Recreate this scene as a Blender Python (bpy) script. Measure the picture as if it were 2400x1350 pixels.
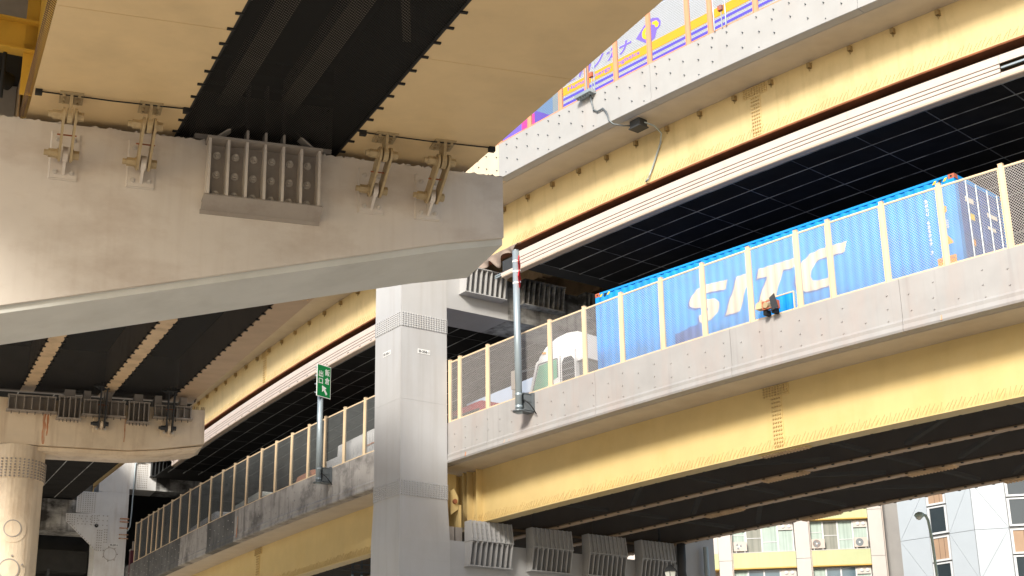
import bpy, bmesh, math, random
import numpy as np
from mathutils import Matrix, Vector
from mathutils.geometry import tessellate_polygon
random.seed(7)
rad = math.radians
S = bpy.context.scene
for o in list(bpy.data.objects):
    bpy.data.objects.remove(o, do_unlink=True)
COL = S.collection

# ------------------------------------------------------------------ camera
cam = bpy.data.cameras.new('camera'); camo = bpy.data.objects.new('camera', cam); COL.objects.link(camo)
cam.sensor_width = 36; cam.lens = 54.0; cam.clip_start = 0.1; cam.clip_end = 3000
P_, R_ = rad(19.6), rad(-1.13)
fw = np.array([0, math.cos(P_), math.sin(P_)]); r0 = np.array([1., 0, 0]); u0_ = np.cross(r0, fw)
rt = math.cos(R_)*r0 + math.sin(R_)*u0_; upv = -math.sin(R_)*r0 + math.cos(R_)*u0_
camo.matrix_world = Matrix(((rt[0], upv[0], -fw[0], 0), (rt[1], upv[1], -fw[1], 0), (rt[2], upv[2], -fw[2], 1.6), (0, 0, 0, 1)))
S.camera = camo
# ------------------------------------------------------------------ sky, sun, exposure
SUN_EL, SUN_AZ = 27.5, 199.0          # azimuth clockwise from +Y
w = bpy.data.worlds.new('World'); S.world = w; w.use_nodes = True
nt = w.node_tree; bg = nt.nodes['Background']
sky = nt.nodes.new('ShaderNodeTexSky'); sky.sky_type = 'NISHITA'; sky.sun_disc = False
sky.sun_elevation = rad(SUN_EL); sky.sun_rotation = rad(SUN_AZ); sky.dust_density = 1.5; sky.air_density = 1.0
nt.links.new(sky.outputs[0], bg.inputs[0]); bg.inputs[1].default_value = 0.15
sl = bpy.data.lights.new('sun', 'SUN'); sl.energy = 3.6; sl.angle = rad(12.0); sl.color = (1, 0.94, 0.84)
so = bpy.data.objects.new('sun', sl); COL.objects.link(so)
sd = Vector((math.sin(rad(SUN_AZ))*math.cos(rad(SUN_EL)), math.cos(rad(SUN_AZ))*math.cos(rad(SUN_EL)), math.sin(rad(SUN_EL))))
so.rotation_euler = sd.to_track_quat('Z', 'Y').to_euler(); so.location = sd*100
S.view_settings.view_transform = 'Standard'; S.view_settings.look = 'None'
S.view_settings.exposure = 0.5; S.view_settings.gamma = 1
S.render.engine = 'CYCLES'
S.cycles.max_bounces = 8; S.cycles.diffuse_bounces = 5; S.cycles.transparent_max_bounces = 24

# ------------------------------------------------------------------ materials
MATS = {}
def pmat(name, col, var=0.10, dirt=None, damt=0.0, dscale=(1.2, 1.2, 1.2), dlo=0.5, dhi=0.75, rough=0.55, metal=0.0,
         bump=0.0, bscale=30.0, nscale=1.5, streak=None, samt=0.0, sscale=(6, 6, 0.35), slo=0.52, shi=0.72, spec=0.35, emit=0.0, alpha=1.0):
    m = bpy.data.materials.new(name); m.use_nodes = True; MATS[name] = m
    T = m.node_tree; N = T.nodes; L = T.links; b = N['Principled BSDF']
    g = N.new('ShaderNodeNewGeometry')
    def noise(scale3, detail=4.0, rgh=0.55):
        vm = N.new('ShaderNodeVectorMath'); vm.operation = 'MULTIPLY'; vm.inputs[1].default_value = scale3
        L.new(g.outputs['Position'], vm.inputs[0])
        n = N.new('ShaderNodeTexNoise'); n.inputs['Scale'].default_value = 1.0; n.inputs['Detail'].default_value = detail; n.inputs['Roughness'].default_value = rgh
        L.new(vm.outputs[0], n.inputs['Vector']); return n.outputs['Fac']
    def mix(fac, a, bcol):
        x = N.new('ShaderNodeMix'); x.data_type = 'RGBA'
        L.new(fac, x.inputs[0])
        if isinstance(a, tuple): x.inputs[6].default_value = (*a, 1)
        else: L.new(a, x.inputs[6])
        x.inputs[7].default_value = (*bcol, 1); return x.outputs[2]
    def ramp(fac, lo, hi, amt):
        r = N.new('ShaderNodeMapRange'); r.inputs[1].default_value = lo; r.inputs[2].default_value = hi; r.inputs[4].default_value = amt
        L.new(fac, r.inputs[0]); return r.outputs[0]
    c = mix(ramp(noise((nscale,)*3, 5), 0.3, 0.75, 1.0), tuple(min(1, x*(1+var)) for x in col), tuple(x*(1-var) for x in col))
    if streak: c = mix(ramp(noise(sscale, 5), slo, shi, samt), c, streak)
    if dirt: c = mix(ramp(noise(dscale, 7, 0.65), dlo, dhi, damt), c, dirt)
    L.new(c, b.inputs['Base Color'])
    b.inputs['Roughness'].default_value = rough; b.inputs['Metallic'].default_value = metal
    b.inputs['Specular IOR Level'].default_value = spec
    if alpha < 1: b.inputs['Alpha'].default_value = alpha
    if emit: b.inputs['Emission Color'].default_value = (*col, 1); b.inputs['Emission Strength'].default_value = emit
    if bump:
        bn = N.new('ShaderNodeBump'); bn.inputs['Strength'].default_value = bump; bn.inputs['Distance'].default_value = 0.02
        L.new(noise((bscale,)*3, 3), bn.inputs['Height']); L.new(bn.outputs[0], b.inputs['Normal'])
    return m

pmat('asphalt', (0.07, 0.07, 0.07), 0.2, rough=0.9, bump=0.3, bscale=60)
pmat('paving', (0.52, 0.45, 0.36), 0.12, rough=0.9, bump=0.2, bscale=40)
pmat('parapet_low', (0.375, 0.365, 0.355), 0.07, dirt=(0.42, 0.33, 0.29), damt=0.6, dscale=(1.1, 1.1, 0.25), dlo=0.46, dhi=0.75, rough=0.5,
     streak=(0.26, 0.24, 0.235), samt=0.5, sscale=(5, 5, 0.25), slo=0.56, shi=0.8, bump=0.25, bscale=1.6)
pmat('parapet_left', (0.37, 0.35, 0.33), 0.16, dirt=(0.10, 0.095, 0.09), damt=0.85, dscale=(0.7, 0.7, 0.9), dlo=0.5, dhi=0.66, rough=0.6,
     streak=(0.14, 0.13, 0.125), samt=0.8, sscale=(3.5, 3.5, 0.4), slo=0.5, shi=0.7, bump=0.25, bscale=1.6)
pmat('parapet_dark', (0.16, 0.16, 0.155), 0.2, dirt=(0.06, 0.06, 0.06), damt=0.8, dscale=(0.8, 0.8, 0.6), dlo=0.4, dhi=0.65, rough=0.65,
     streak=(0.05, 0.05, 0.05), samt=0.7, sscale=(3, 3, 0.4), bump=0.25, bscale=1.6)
pmat('parapet_up', (0.40, 0.40, 0.395), 0.05, dirt=(0.44, 0.38, 0.35), damt=0.4, dscale=(0.9, 0.9, 0.3), rough=0.5, streak=(0.36, 0.345, 0.33), samt=0.5,
     sscale=(3, 3, 0.3), slo=0.56, shi=0.8)
pmat('parapet_cream', (0.68, 0.58, 0.42), 0.08, rough=0.55, streak=(0.45, 0.26, 0.14), samt=0.7, sscale=(7, 7, 0.3), slo=0.55, shi=0.75)
pmat('soffit_paint', (0.55, 0.49, 0.41), 0.07, dirt=(0.42, 0.33, 0.24), damt=0.4, dscale=(0.5, 0.5, 0.5), rough=0.6)
pmat('yellow_low', (0.64, 0.49, 0.225), 0.05, dirt=(0.60, 0.42, 0.14), damt=0.45, dscale=(0.6, 0.6, 0.6), rough=0.42,
     streak=(0.55, 0.40, 0.16), samt=0.2, sscale=(5, 5, 0.3), slo=0.55, shi=0.8)
pmat('yellow_up', (0.63, 0.495, 0.26), 0.05, dirt=(0.42, 0.32, 0.15), damt=0.6, dscale=(1.0, 1.0, 0.5), dlo=0.52, dhi=0.75, rough=0.5,
     streak=(0.45, 0.35, 0.17), samt=0.45, sscale=(5, 5, 0.4), slo=0.55, shi=0.8)
pmat('yellow_deep', (0.62, 0.38, 0.05), 0.15, dirt=(0.22, 0.08, 0.03), damt=0.7, dscale=(2, 2, 2), dlo=0.6, dhi=0.75, rough=0.5)
pmat('tan_paint', (0.71, 0.535, 0.29), 0.04, dirt=(0.36, 0.27, 0.14), damt=0.35, dscale=(0.45, 0.45, 0.45), dlo=0.5, dhi=0.8, rough=0.42,
     streak=(0.44, 0.33, 0.18), samt=0.3, sscale=(0.7, 0.7, 0.7))
pmat('tan_flange', (0.62, 0.45, 0.27), 0.12, dirt=(0.30, 0.17, 0.08), damt=0.6, dscale=(1.5, 1.5, 1.5), rough=0.5)
pmat('flange_brown', (0.46, 0.33, 0.21), 0.1, dirt=(0.30, 0.19, 0.11), damt=0.5, dscale=(0.8, 0.8, 0.8), rough=0.5)
pmat('cap_paint', (0.655, 0.605, 0.545), 0.05, dirt=(0.40, 0.31, 0.245), damt=0.55, dscale=(0.75, 0.75, 1.4), dlo=0.46, dhi=0.75, rough=0.5,
     streak=(0.50, 0.42, 0.35), samt=0.22, sscale=(7, 7, 0.5), slo=0.5, shi=0.75)
pmat('cap_under', (0.60, 0.61, 0.58), 0.05, dirt=(0.38, 0.38, 0.34), damt=0.4, dscale=(0.7, 0.7, 0.7), rough=0.5)
pmat('cap_tan', (0.70, 0.58, 0.43), 0.08, dirt=(0.34, 0.22, 0.13), damt=0.5, dscale=(1.2, 1.2, 0.8), dlo=0.5, dhi=0.75, rough=0.5,
     streak=(0.40, 0.27, 0.17), samt=0.5, sscale=(4, 4, 0.3))
pmat('rust', (0.30, 0.11, 0.05), 0.3, rough=0.8)
pmat('rust_stain', (0.50, 0.20, 0.09), 0.35, dirt=(0.55, 0.42, 0.30), damt=0.9, dscale=(8, 8, 2), dlo=0.45, dhi=0.6, rough=0.7)
pmat('pier_paint', (0.42, 0.42, 0.42), 0.035, dirt=(0.36, 0.345, 0.33), damt=0.4, dscale=(0.8, 0.8, 0.3), rough=0.42, streak=(0.38, 0.37, 0.36), samt=0.4, sscale=(3, 3, 0.2))
pmat('pier_col', (0.47, 0.47, 0.468), 0.03, dirt=(0.39, 0.37, 0.35), damt=0.45, dscale=(0.8, 0.8, 0.3), rough=0.42, streak=(0.40, 0.385, 0.37), samt=0.5, sscale=(4, 4, 0.15))
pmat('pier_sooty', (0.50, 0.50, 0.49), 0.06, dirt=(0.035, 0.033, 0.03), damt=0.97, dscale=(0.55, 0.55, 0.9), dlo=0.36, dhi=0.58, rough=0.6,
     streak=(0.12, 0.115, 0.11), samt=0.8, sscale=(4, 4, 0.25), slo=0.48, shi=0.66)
pmat('pier_white', (0.68, 0.68, 0.67), 0.05, dirt=(0.42, 0.37, 0.32), damt=0.5, dscale=(0.8, 0.8, 0.5), rough=0.45, streak=(0.5, 0.45, 0.4), samt=0.4, sscale=(4, 4, 0.25))
pmat('rib_paint', (0.34, 0.305, 0.27), 0.08, dirt=(0.20, 0.16, 0.13), damt=0.5, dscale=(2, 2, 2), rough=0.5)
pmat('bolt_paint', (0.56, 0.52, 0.47), 0.1, rough=0.45)
pmat('link_paint', (0.40, 0.31, 0.175), 0.12, dirt=(0.22, 0.13, 0.06), damt=0.6, dscale=(9, 9, 9), rough=0.45)
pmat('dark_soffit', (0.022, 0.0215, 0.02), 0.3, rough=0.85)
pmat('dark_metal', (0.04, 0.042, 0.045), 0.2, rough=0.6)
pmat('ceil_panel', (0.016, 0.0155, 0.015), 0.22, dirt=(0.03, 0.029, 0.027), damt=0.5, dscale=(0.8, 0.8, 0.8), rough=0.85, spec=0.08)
pmat('joint_strip', (0.36, 0.37, 0.36), 0.3, dirt=(0.06, 0.06, 0.06), damt=0.9, dscale=(1.2, 1.2, 1.2), dlo=0.45, dhi=0.65, rough=0.5)
pmat('joint_dim', (0.13, 0.132, 0.13), 0.3, dirt=(0.04, 0.04, 0.04), damt=0.9, dscale=(1.5, 1.5, 1.5), dlo=0.45, dhi=0.6, rough=0.5)
pmat('fascia', (0.60, 0.51, 0.455), 0.04, dirt=(0.50, 0.41, 0.36), damt=0.4, dscale=(1.0, 1.0, 0.5), rough=0.45)
pmat('fascia_under', (0.52, 0.42, 0.33), 0.06, rough=0.5)
pmat('net_black', (0.012, 0.012, 0.012), 0.2, rough=0.9, alpha=0.74)
pmat('net_wire', (0.006, 0.006, 0.0055), 0.2, rough=0.8)
pmat('black_rubber', (0.012, 0.012, 0.012), 0.2, rough=0.7)
pmat('brace_paint', (0.36, 0.32, 0.25), 0.15, rough=0.6)
pmat('spike_paint', (0.50, 0.37, 0.17), 0.2, rough=0.5)
pmat('spike_brown', (0.16, 0.10, 0.06), 0.4, rough=0.6)
pmat('post_cream', (0.74, 0.58, 0.38), 0.06, dirt=(0.62, 0.36, 0.22), damt=0.35, dscale=(4, 4, 1.5), rough=0.4)
pmat('post_orange', (0.76, 0.33, 0.19), 0.06, rough=0.4)
pmat('mesh_cream', (0.52, 0.49, 0.47), 0.06, rough=0.45)
pmat('mesh_grey', (0.17, 0.18, 0.175), 0.15, rough=0.5)
pmat('galv', (0.34, 0.40, 0.43), 0.08, rough=0.42, metal=0.35, bump=0.1, bscale=25)
pmat('galv_dark', (0.16, 0.18, 0.19), 0.15, rough=0.45, metal=0.4)
pmat('white_paint', (0.78, 0.78, 0.78), 0.02, rough=0.3, spec=0.5)
pmat('white_text', (0.78, 0.76, 0.70), 0.06, dirt=(0.55, 0.50, 0.42), damt=0.3, dscale=(2, 2, 2), rough=0.5)
pmat('sign_green', (0.012, 0.20, 0.055), 0.05, rough=0.35)
pmat('sign_red', (0.55, 0.02, 0.03), 0.15, rough=0.4)
pmat('plate_white', (0.78, 0.78, 0.76), 0.04, rough=0.4)
pmat('ink', (0.02, 0.02, 0.02), 0.1, rough=0.5)
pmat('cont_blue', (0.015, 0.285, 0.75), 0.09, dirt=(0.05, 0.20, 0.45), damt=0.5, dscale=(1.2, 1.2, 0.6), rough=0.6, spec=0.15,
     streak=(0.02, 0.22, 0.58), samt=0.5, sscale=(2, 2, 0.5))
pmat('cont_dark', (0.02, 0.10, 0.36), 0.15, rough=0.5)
pmat('cont_rust', (0.45, 0.12, 0.06), 0.25, dirt=(0.12, 0.22, 0.30), damt=0.7, dscale=(5, 5, 3), dlo=0.5, dhi=0.7, rough=0.7)
pmat('hazard_orange', (0.85, 0.36, 0.02), 0.08, rough=0.45)
pmat('hazard_yellow', (0.85, 0.62, 0.04), 0.08, rough=0.45)
pmat('letter_beige', (0.66, 0.545, 0.42), 0.07, dirt=(0.50, 0.42, 0.34), damt=0.5, dscale=(2.5, 2.5, 2.5), rough=0.5)
pmat('silver', (0.62, 0.65, 0.68), 0.03, rough=0.35, metal=0.3)
pmat('stripe_orange', (0.90, 0.42, 0.005), 0.03, rough=0.35)
pmat('stripe_blue', (0.10, 0.07, 0.62), 0.04, rough=0.35)
pmat('print_purple', (0.20, 0.13, 0.70), 0.04, rough=0.4)
pmat('print_yellow', (0.92, 0.60, 0.01), 0.03, rough=0.4)
pmat('print_pink', (0.75, 0.05, 0.35), 0.03, rough=0.4)
pmat('car_red', (0.32, 0.03, 0.05), 0.05, rough=0.25, spec=0.6)
pmat('car_blue', (0.45, 0.55, 0.70), 0.04, rough=0.3, spec=0.5)
pmat('glass_dark', (0.03, 0.04, 0.045), 0.1, rough=0.08, spec=0.8)
pmat('glass_green', (0.16, 0.42, 0.27), 0.1, rough=0.12, spec=0.8)
pmat('tyre', (0.02, 0.02, 0.02), 0.1, rough=0.85)
pmat('apt_wall', (0.54, 0.50, 0.46), 0.03, rough=0.7, streak=(0.66, 0.58, 0.52), samt=0.3, sscale=(1.5, 1.5, 0.2))
pmat('apt_side', (0.30, 0.29, 0.28), 0.06, rough=0.75)
pmat('apt_balcony', (0.46, 0.49, 0.27), 0.05, rough=0.6, streak=(0.46, 0.41, 0.20), samt=0.45, sscale=(4, 4, 0.12), slo=0.5, shi=0.75)
pmat('apt_trim', (0.58, 0.36, 0.08), 0.08, rough=0.6)
pmat('sash', (0.58, 0.59, 0.59), 0.03, rough=0.35)
pmat('curtain', (0.40, 0.48, 0.43), 0.08, rough=0.8, streak=(0.26, 0.33, 0.29), samt=0.7, sscale=(9, 9, 0.05), slo=0.45, shi=0.65)
pmat('curtain_grey', (0.28, 0.28, 0.24), 0.08, rough=0.8, streak=(0.18, 0.19, 0.16), samt=0.7, sscale=(6, 6, 0.05), slo=0.45, shi=0.65)
pmat('pane_blue', (0.10, 0.15, 0.18), 0.15, rough=0.1, spec=0.7)
pmat('ac_body', (0.54, 0.46, 0.40), 0.05, rough=0.5)
pmat('ac_fan', (0.22, 0.18, 0.16), 0.15, rough=0.6)
pmat('clad', (0.42, 0.46, 0.49), 0.025, rough=0.3, spec=0.5)  # blue-grey puts sky-lit shade into the colour of white cladding
pmat('clad_joint', (0.20, 0.20, 0.20), 0.1, rough=0.7)
pmat('blind', (0.36, 0.24, 0.155), 0.06, rough=0.7)
pmat('lamp_green', (0.40, 0.50, 0.46), 0.08, rough=0.45, metal=0.2)
pmat('lamp_glass', (0.66, 0.68, 0.62), 0.05, rough=0.2)
pmat('bark', (0.10, 0.07, 0.05), 0.2, rough=0.9)
pmat('leaf', (0.08, 0.18, 0.03), 0.35, rough=0.6)
pmat('tarp', (0.24, 0.19, 0.16), 0.25, rough=0.8)
pmat('concrete', (0.40, 0.38, 0.35), 0.1, rough=0.8, dirt=(0.25, 0.23, 0.2), damt=0.5)
pmat('ladder_blue', (0.30, 0.42, 0.52), 0.1, rough=0.45)
pmat('maroon', (0.09, 0.02, 0.03), 0.2, rough=0.6)

# ------------------------------------------------------------------ mesh helpers
A = lambda *x: np.array(x, float)
UZ = A(0, 0, 1)
class MB:
    def __init__(s): s.v = []; s.f = []
    def add(s, vs, fs):
        k = len(s.v); s.v += [tuple(map(float, p)) for p in vs]; s.f += [tuple(i+k for i in f) for f in fs]; return s
    def box(s, c, h, ax=None):
        if ax is None: ax = (A(1, 0, 0), A(0, 1, 0), UZ)
        c = np.asarray(c, float); vs = [c + sx*h[0]*ax[0] + sy*h[1]*ax[1] + sz*h[2]*ax[2] for sx in (-1, 1) for sy in (-1, 1) for sz in (-1, 1)]
        return s.add(vs, [(0, 1, 3, 2), (4, 6, 7, 5), (0, 4, 5, 1), (2, 3, 7, 6), (0, 2, 6, 4), (1, 5, 7, 3)])
    def prism(s, poly, vec):
        n = len(poly); poly = [np.asarray(p, float) for p in poly]; vec = np.asarray(vec, float)
        vs = poly + [p+vec for p in poly]
        fs = [tuple(range(n-1, -1, -1)), tuple(range(n, 2*n))] + [(i, (i+1) % n, n+(i+1) % n, n+i) for i in range(n)]
        return s.add(vs, fs)
    def cyl(s, p0, p1, r, n=12, r1=None):
        p0 = np.asarray(p0, float); p1 = np.asarray(p1, float); d = p1-p0; d = d/np.linalg.norm(d)
        a = np.cross(d, UZ if abs(d[2]) < 0.9 else A(1, 0, 0)); a /= np.linalg.norm(a); b = np.cross(d, a); r1 = r if r1 is None else r1
        cs = [(math.cos(2*math.pi*i/n), math.sin(2*math.pi*i/n)) for i in range(n)]
        vs = [p0+r*(c*a+q*b) for c, q in cs] + [p1+r1*(c*a+q*b) for c, q in cs]
        fs = [tuple(range(n-1, -1, -1)), tuple(range(n, 2*n))] + [(i, (i+1) % n, n+(i+1) % n, n+i) for i in range(n)]
        return s.add(vs, fs)
    def tube(s, pts, r, n=8):
        pts = [np.asarray(p, float) for p in pts]; k = len(s.v); rings = []
        for i, p in enumerate(pts):
            d = pts[min(i+1, len(pts)-1)] - pts[max(i-1, 0)]; d = d/np.linalg.norm(d)
            a = np.cross(d, UZ if abs(d[2]) < 0.95 else A(1, 0, 0)); a /= np.linalg.norm(a); b = np.cross(d, a)
            if i and np.dot(a, la) < 0: a, b = -a, -b
            la = a
            rings.append([p+r*(math.cos(2*math.pi*j/n)*a+math.sin(2*math.pi*j/n)*b) for j in range(n)])
        vs = [q for g in rings for q in g]; fs = []
        for i in range(len(pts)-1):
            for j in range(n): fs.append((i*n+j, i*n+(j+1) % n, (i+1)*n+(j+1) % n, (i+1)*n+j))
        fs += [tuple(range(n-1, -1, -1)), tuple(range((len(pts)-1)*n, len(pts)*n))]
        return s.add(vs, fs)
    def loft(s, rings, caps=True):
        n = len(rings[0]); vs = [p for r in rings for p in r]; fs = []
        for i in range(len(rings)-1):
            for j in range(n): fs.append((i*n+j, i*n+(j+1) % n, (i+1)*n+(j+1) % n, (i+1)*n+j))
        if caps: fs += [tuple(range(n-1, -1, -1)), tuple(range((len(rings)-1)*n, len(rings)*n))]
        return s.add(vs, fs)
    def mesh(s, name, fix=True):
        me = bpy.data.meshes.new(name); me.from_pydata(s.v, [], s.f); me.update()
        if fix and len(s.f) < 60000:
            bm = bmesh.new(); bm.from_mesh(me); bmesh.ops.recalc_face_normals(bm, faces=bm.faces); bm.to_mesh(me); bm.free()
        return me
def link(o, parent=None):
    COL.objects.link(o)
    if parent is not None:
        o.parent = parent
        L = Vector(parent.get('_w', (0, 0, 0)))
        o.matrix_parent_inverse = Matrix.Translation(-L)
    return o
def obj(name, mb, mat, parent=None, smooth=False, kind=None, label=None, fix=True):
    me = mb if isinstance(mb, bpy.types.Mesh) else mb.mesh(name, fix)
    if not me.materials: me.materials.append(MATS[mat])
    if smooth:
        for p in me.polygons: p.use_smooth = True
    o = bpy.data.objects.new(name, me); link(o, parent)
    if kind: o['kind'] = kind
    if label: o['label'] = label
    return o
def inst(name, me, mat4, parent=None):
    o = bpy.data.objects.new(name, me); link(o, parent); o.matrix_basis = mat4; return o
def thing(name, label, cat, loc=(0, 0, 0), group=None):
    o = bpy.data.objects.new(name, None); COL.objects.link(o); o.location = [float(x) for x in loc]; o['_w'] = [float(x) for x in loc]
    o.empty_display_size = 0.2
    return tag(o, label, cat, group)
def tag(o, label, cat, group=None):
    o['label'] = label; o['category'] = cat
    if group: o['group'] = group
    return o
def M4(o, x, y, z):
    return Matrix(((x[0], y[0], z[0], o[0]), (x[1], y[1], z[1], o[1]), (x[2], y[2], z[2], o[2]), (0, 0, 0, 1)))
class Fr:
    def __init__(s, o, x, y): s.o = np.asarray(o, float); s.x = np.asarray(x, float); s.y = np.asarray(y, float); s.z = UZ; s.ax = (s.x, s.y, s.z)
    def __call__(s, a, b, c): return s.o + a*s.x + b*s.y + c*s.z
    def bx(s, mb, a0, a1, b0, b1, c0, c1): return mb.box(s((a0+a1)/2, (b0+b1)/2, (c0+c1)/2), (abs(a1-a0)/2, abs(b1-b0)/2, abs(c1-c0)/2), s.ax)
    def m4(s, a, b, c): return M4(s(a, b, c), s.x, s.y, s.z)
def text_mesh(body, size=1.0, extrude=0.004, shear=0.0, bold=0.0, align='LEFT', spacing=1.0):
    cu = bpy.data.curves.new('text', 'FONT'); cu.body = body; cu.size = size; cu.extrude = extrude; cu.shear = shear; cu.offset = bold; cu.align_x = align; cu.space_character = spacing
    t = bpy.data.objects.new('text', cu); COL.objects.link(t)
    dg = bpy.context.evaluated_depsgraph_get(); me = bpy.data.meshes.new_from_object(t.evaluated_get(dg))
    bpy.data.objects.remove(t); me.name = 'lettering'; me.materials.clear(); return me
def fit_text(me, w, h):
    vs = np.array([v.co[:] for v in me.vertices]); mn = vs.min(0); mx = vs.max(0)
    for v in me.vertices:
        v.co.x = (v.co.x-mn[0])/(mx[0]-mn[0])*w; v.co.y = (v.co.y-mn[1])/(mx[1]-mn[1])*h
    return me

# ------------------------------------------------------------------ the curve of the double-deck viaduct (plan of its fence line, metres)
PX = [-8.369170848429427e-08, -1.2908503915668364e-05, 0.004396280660429524, -0.7430565462584668, 11.312605813908323]
PY = [9.164243946019655e-08, -3.510083639036688e-05, 0.004412505874213518, 0.6727912574523846, 32.42195031751421]
def pc(s):
    q = min(max(s, -14.0), 62.0); p = A(np.polyval(PX, q), np.polyval(PY, q)); t = pt_(q); return p + (s-q)*t
def pt_(s):
    q = min(max(s, -14.0), 62.0); d = A(np.polyval(np.polyder(PX), q), np.polyval(np.polyder(PY), q)); return d/np.hypot(*d)
def pn(s): t = pt_(s); return A(t[1], -t[0])
def pz(s): q = min(max(s, 0), 62.0); return 15.9 + 0.0004*q*q + max(s-62.0, 0)*0.0496
def W(s, u, dz):
    c = pc(s) + u*pn(s); return A(c[0], c[1], pz(s)+dz)
def T3(s): return A(*pt_(s), 0)
def N3(s): return A(*pn(s), 0)
def sr(a, b, step=1.0):
    n = max(1, int(math.ceil((b-a)/step))); return [a+(b-a)*i/n for i in range(n+1)]
def sweep(mb, prof, a, b, step=1.0):
    return mb.loft([[W(s, u, z) for u, z in prof] for s in sr(a, b, step)])
def rect(u0, u1, z0, z1): return [(u0, z0), (u1, z0), (u1, z1), (u0, z1)]
def PF(s, u=0.0, dz=0.0): return Fr(W(s, u, dz), -T3(s), N3(s))      # x to the right of the photograph (against s), y inward

SA, SB = -12.0, 100.0
PIER1, PIER2 = 20.371, 58.27

# ------------------------------------------------------------------ ground
g = MB(); g.add([(-600, -300, 0), (600, -300, 0), (600, 900, 0), (-600, 900, 0)], [(0, 1, 2, 3)])
obj('ground', g, 'paving')['kind'] = 'structure'
g = MB(); g.add([(-30, -120, 0.004), (-22, -120, 0.004), (-46, 120, 0.004), (-54, 120, 0.004)], [(0, 1, 2, 3)])
obj('road', g, 'asphalt')['kind'] = 'structure'

# ------------------------------------------------------------------ lower deck
low = thing('lower_viaduct_deck', 'lower deck of the curved double-deck expressway, grey parapet over a yellow girder', 'viaduct', W(8, 0, -3.4))
def seg_parapet(par, z0, z1, mats, cuts, bulge):
    for (a, b), mt in zip(cuts, mats):
        m = MB(); H = z1-z0
        if bulge: prof = [(0.0, z1), (0.0, z0+0.30), (-0.035, z0+0.24), (-0.02, z0+0.16), (-0.045, z0+0.05), (-0.02, z0), (0.30, z0), (0.30, z1)]
        else: prof = [(0.0, z1), (0.0, z0+0.13), (-0.03, z0+0.115), (-0.03, z0+0.01), (-0.015, z0), (0.30, z0), (0.30, z1)]
        sweep(m, prof, a+0.006, b-0.006, 0.7); obj('parapet_panel', m, mt, par)
lc = [(SA, -7.2), (-7.2, -2.2), (-2.2, 2.9), (2.9, 8.0), (8.0, 13.1), (13.1, 18.2), (18.2, 23.3), (23.3, 28.4), (28.4, 33.6), (33.6, 38.4), (38.4, 42.2), (42.2, 46.6), (46.6, 51.0), (51.0, 55.4), (55.4, SB)]
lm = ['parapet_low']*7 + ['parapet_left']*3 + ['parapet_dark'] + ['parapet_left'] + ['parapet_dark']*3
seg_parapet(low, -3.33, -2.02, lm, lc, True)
m = MB(); sweep(m, rect(0.301, 11.0, -3.345, -3.05), SA, SB); obj('deck_slab', m, 'soffit_paint', low)
m = MB(); sweep(m, rect(11.001, 11.3, -3.34, 2.7), SA, SB, 2); obj('far_dark_wall', m, 'dark_metal', low)  # far wall added to keep the view through the deck dark
m = MB(); sweep(m, rect(1.46, 9.9, -3.42, -3.35), SA, SB); obj('deck_underside', m, 'dark_soffit', low)  # near-black layer: shade between the girders put into the colour
def bolt_mb(fr_list, r, h, n=6):
    m = MB()
    for p, nrm in fr_list: m.cyl(p, p+nrm*h, r, n, r*0.8)
    return m
bl = []
k = 0
s = SA+0.4
while s < SB-0.4:
    rows = (-2.33, -2.69, -3.0) if k % 2 == 0 else (-2.46, -2.86)
    for z in rows:
        if random.random() < 0.96: bl.append((W(s+random.uniform(-.03, .03), 0.002, z+random.uniform(-.02, .02)), -N3(s)))
    s += 0.62; k += 1
obj('bolt_heads', bolt_mb(bl, 0.023, 0.028), 'parapet_low', low, kind='stuff')
# girders of the lower deck, one per span and line
def girder(par, u, ztop, zbot, spans, mat, fl=0.25, inner='yellow_low'):
    for a, b in spans:
        m = MB(); sweep(m, [(u, ztop), (u, zbot+0.03), (u-fl, zbot+0.03), (u-fl, zbot), (u+fl, zbot), (u+fl, zbot+0.03), (u+0.02, zbot+0.03), (u+0.02, ztop)], a, b, 1.0)
        g_ = obj('girder', m, mat, par)
    return g_
SP = [(SA, 21.12), (21.30, 57.6), (59.6, 100.0)]
girder(low, 1.40, -3.335, -5.13, SP, 'yellow_low', 0.24)
for u in (3.85, 6.4, 9.3): girder(low, u, -3.36, -5.13, SP, 'flange_brown', 0.14)
for a, b in SP:            # vertical end stiffeners, the yellow end post
    pass
for s in (21.09, 20.55, 21.33, 21.9):
    e_ = MB(); f = PF(s, 1.40); f.bx(e_, -0.015, 0.015, -0.23, -0.002, -5.10, -3.35); obj('end_stiffener', e_, 'yellow_low', low)
# bird spikes on the flange
def spikes(par, u, z, a, b, name='bird_spikes', mat='spike_paint', step=0.115, h=0.27):
    m = MB(); s = a
    while s < b:
        hh = h*random.uniform(0.8, 1.12); lean = random.uniform(0.07, 0.15)
        p = [W(s, u, z), W(s-0.02, u+0.03, z+hh*0.35), W(s-lean, u+0.05, z+hh)]
        m.tube(p, 0.0075, 3); s += step*random.uniform(0.85, 1.15)
    obj(name, m, mat, par, kind='stuff')
spikes(low, 1.20, -5.10, -6, 20.9); spikes(low, 1.20, -5.10, 22, 57)
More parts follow.
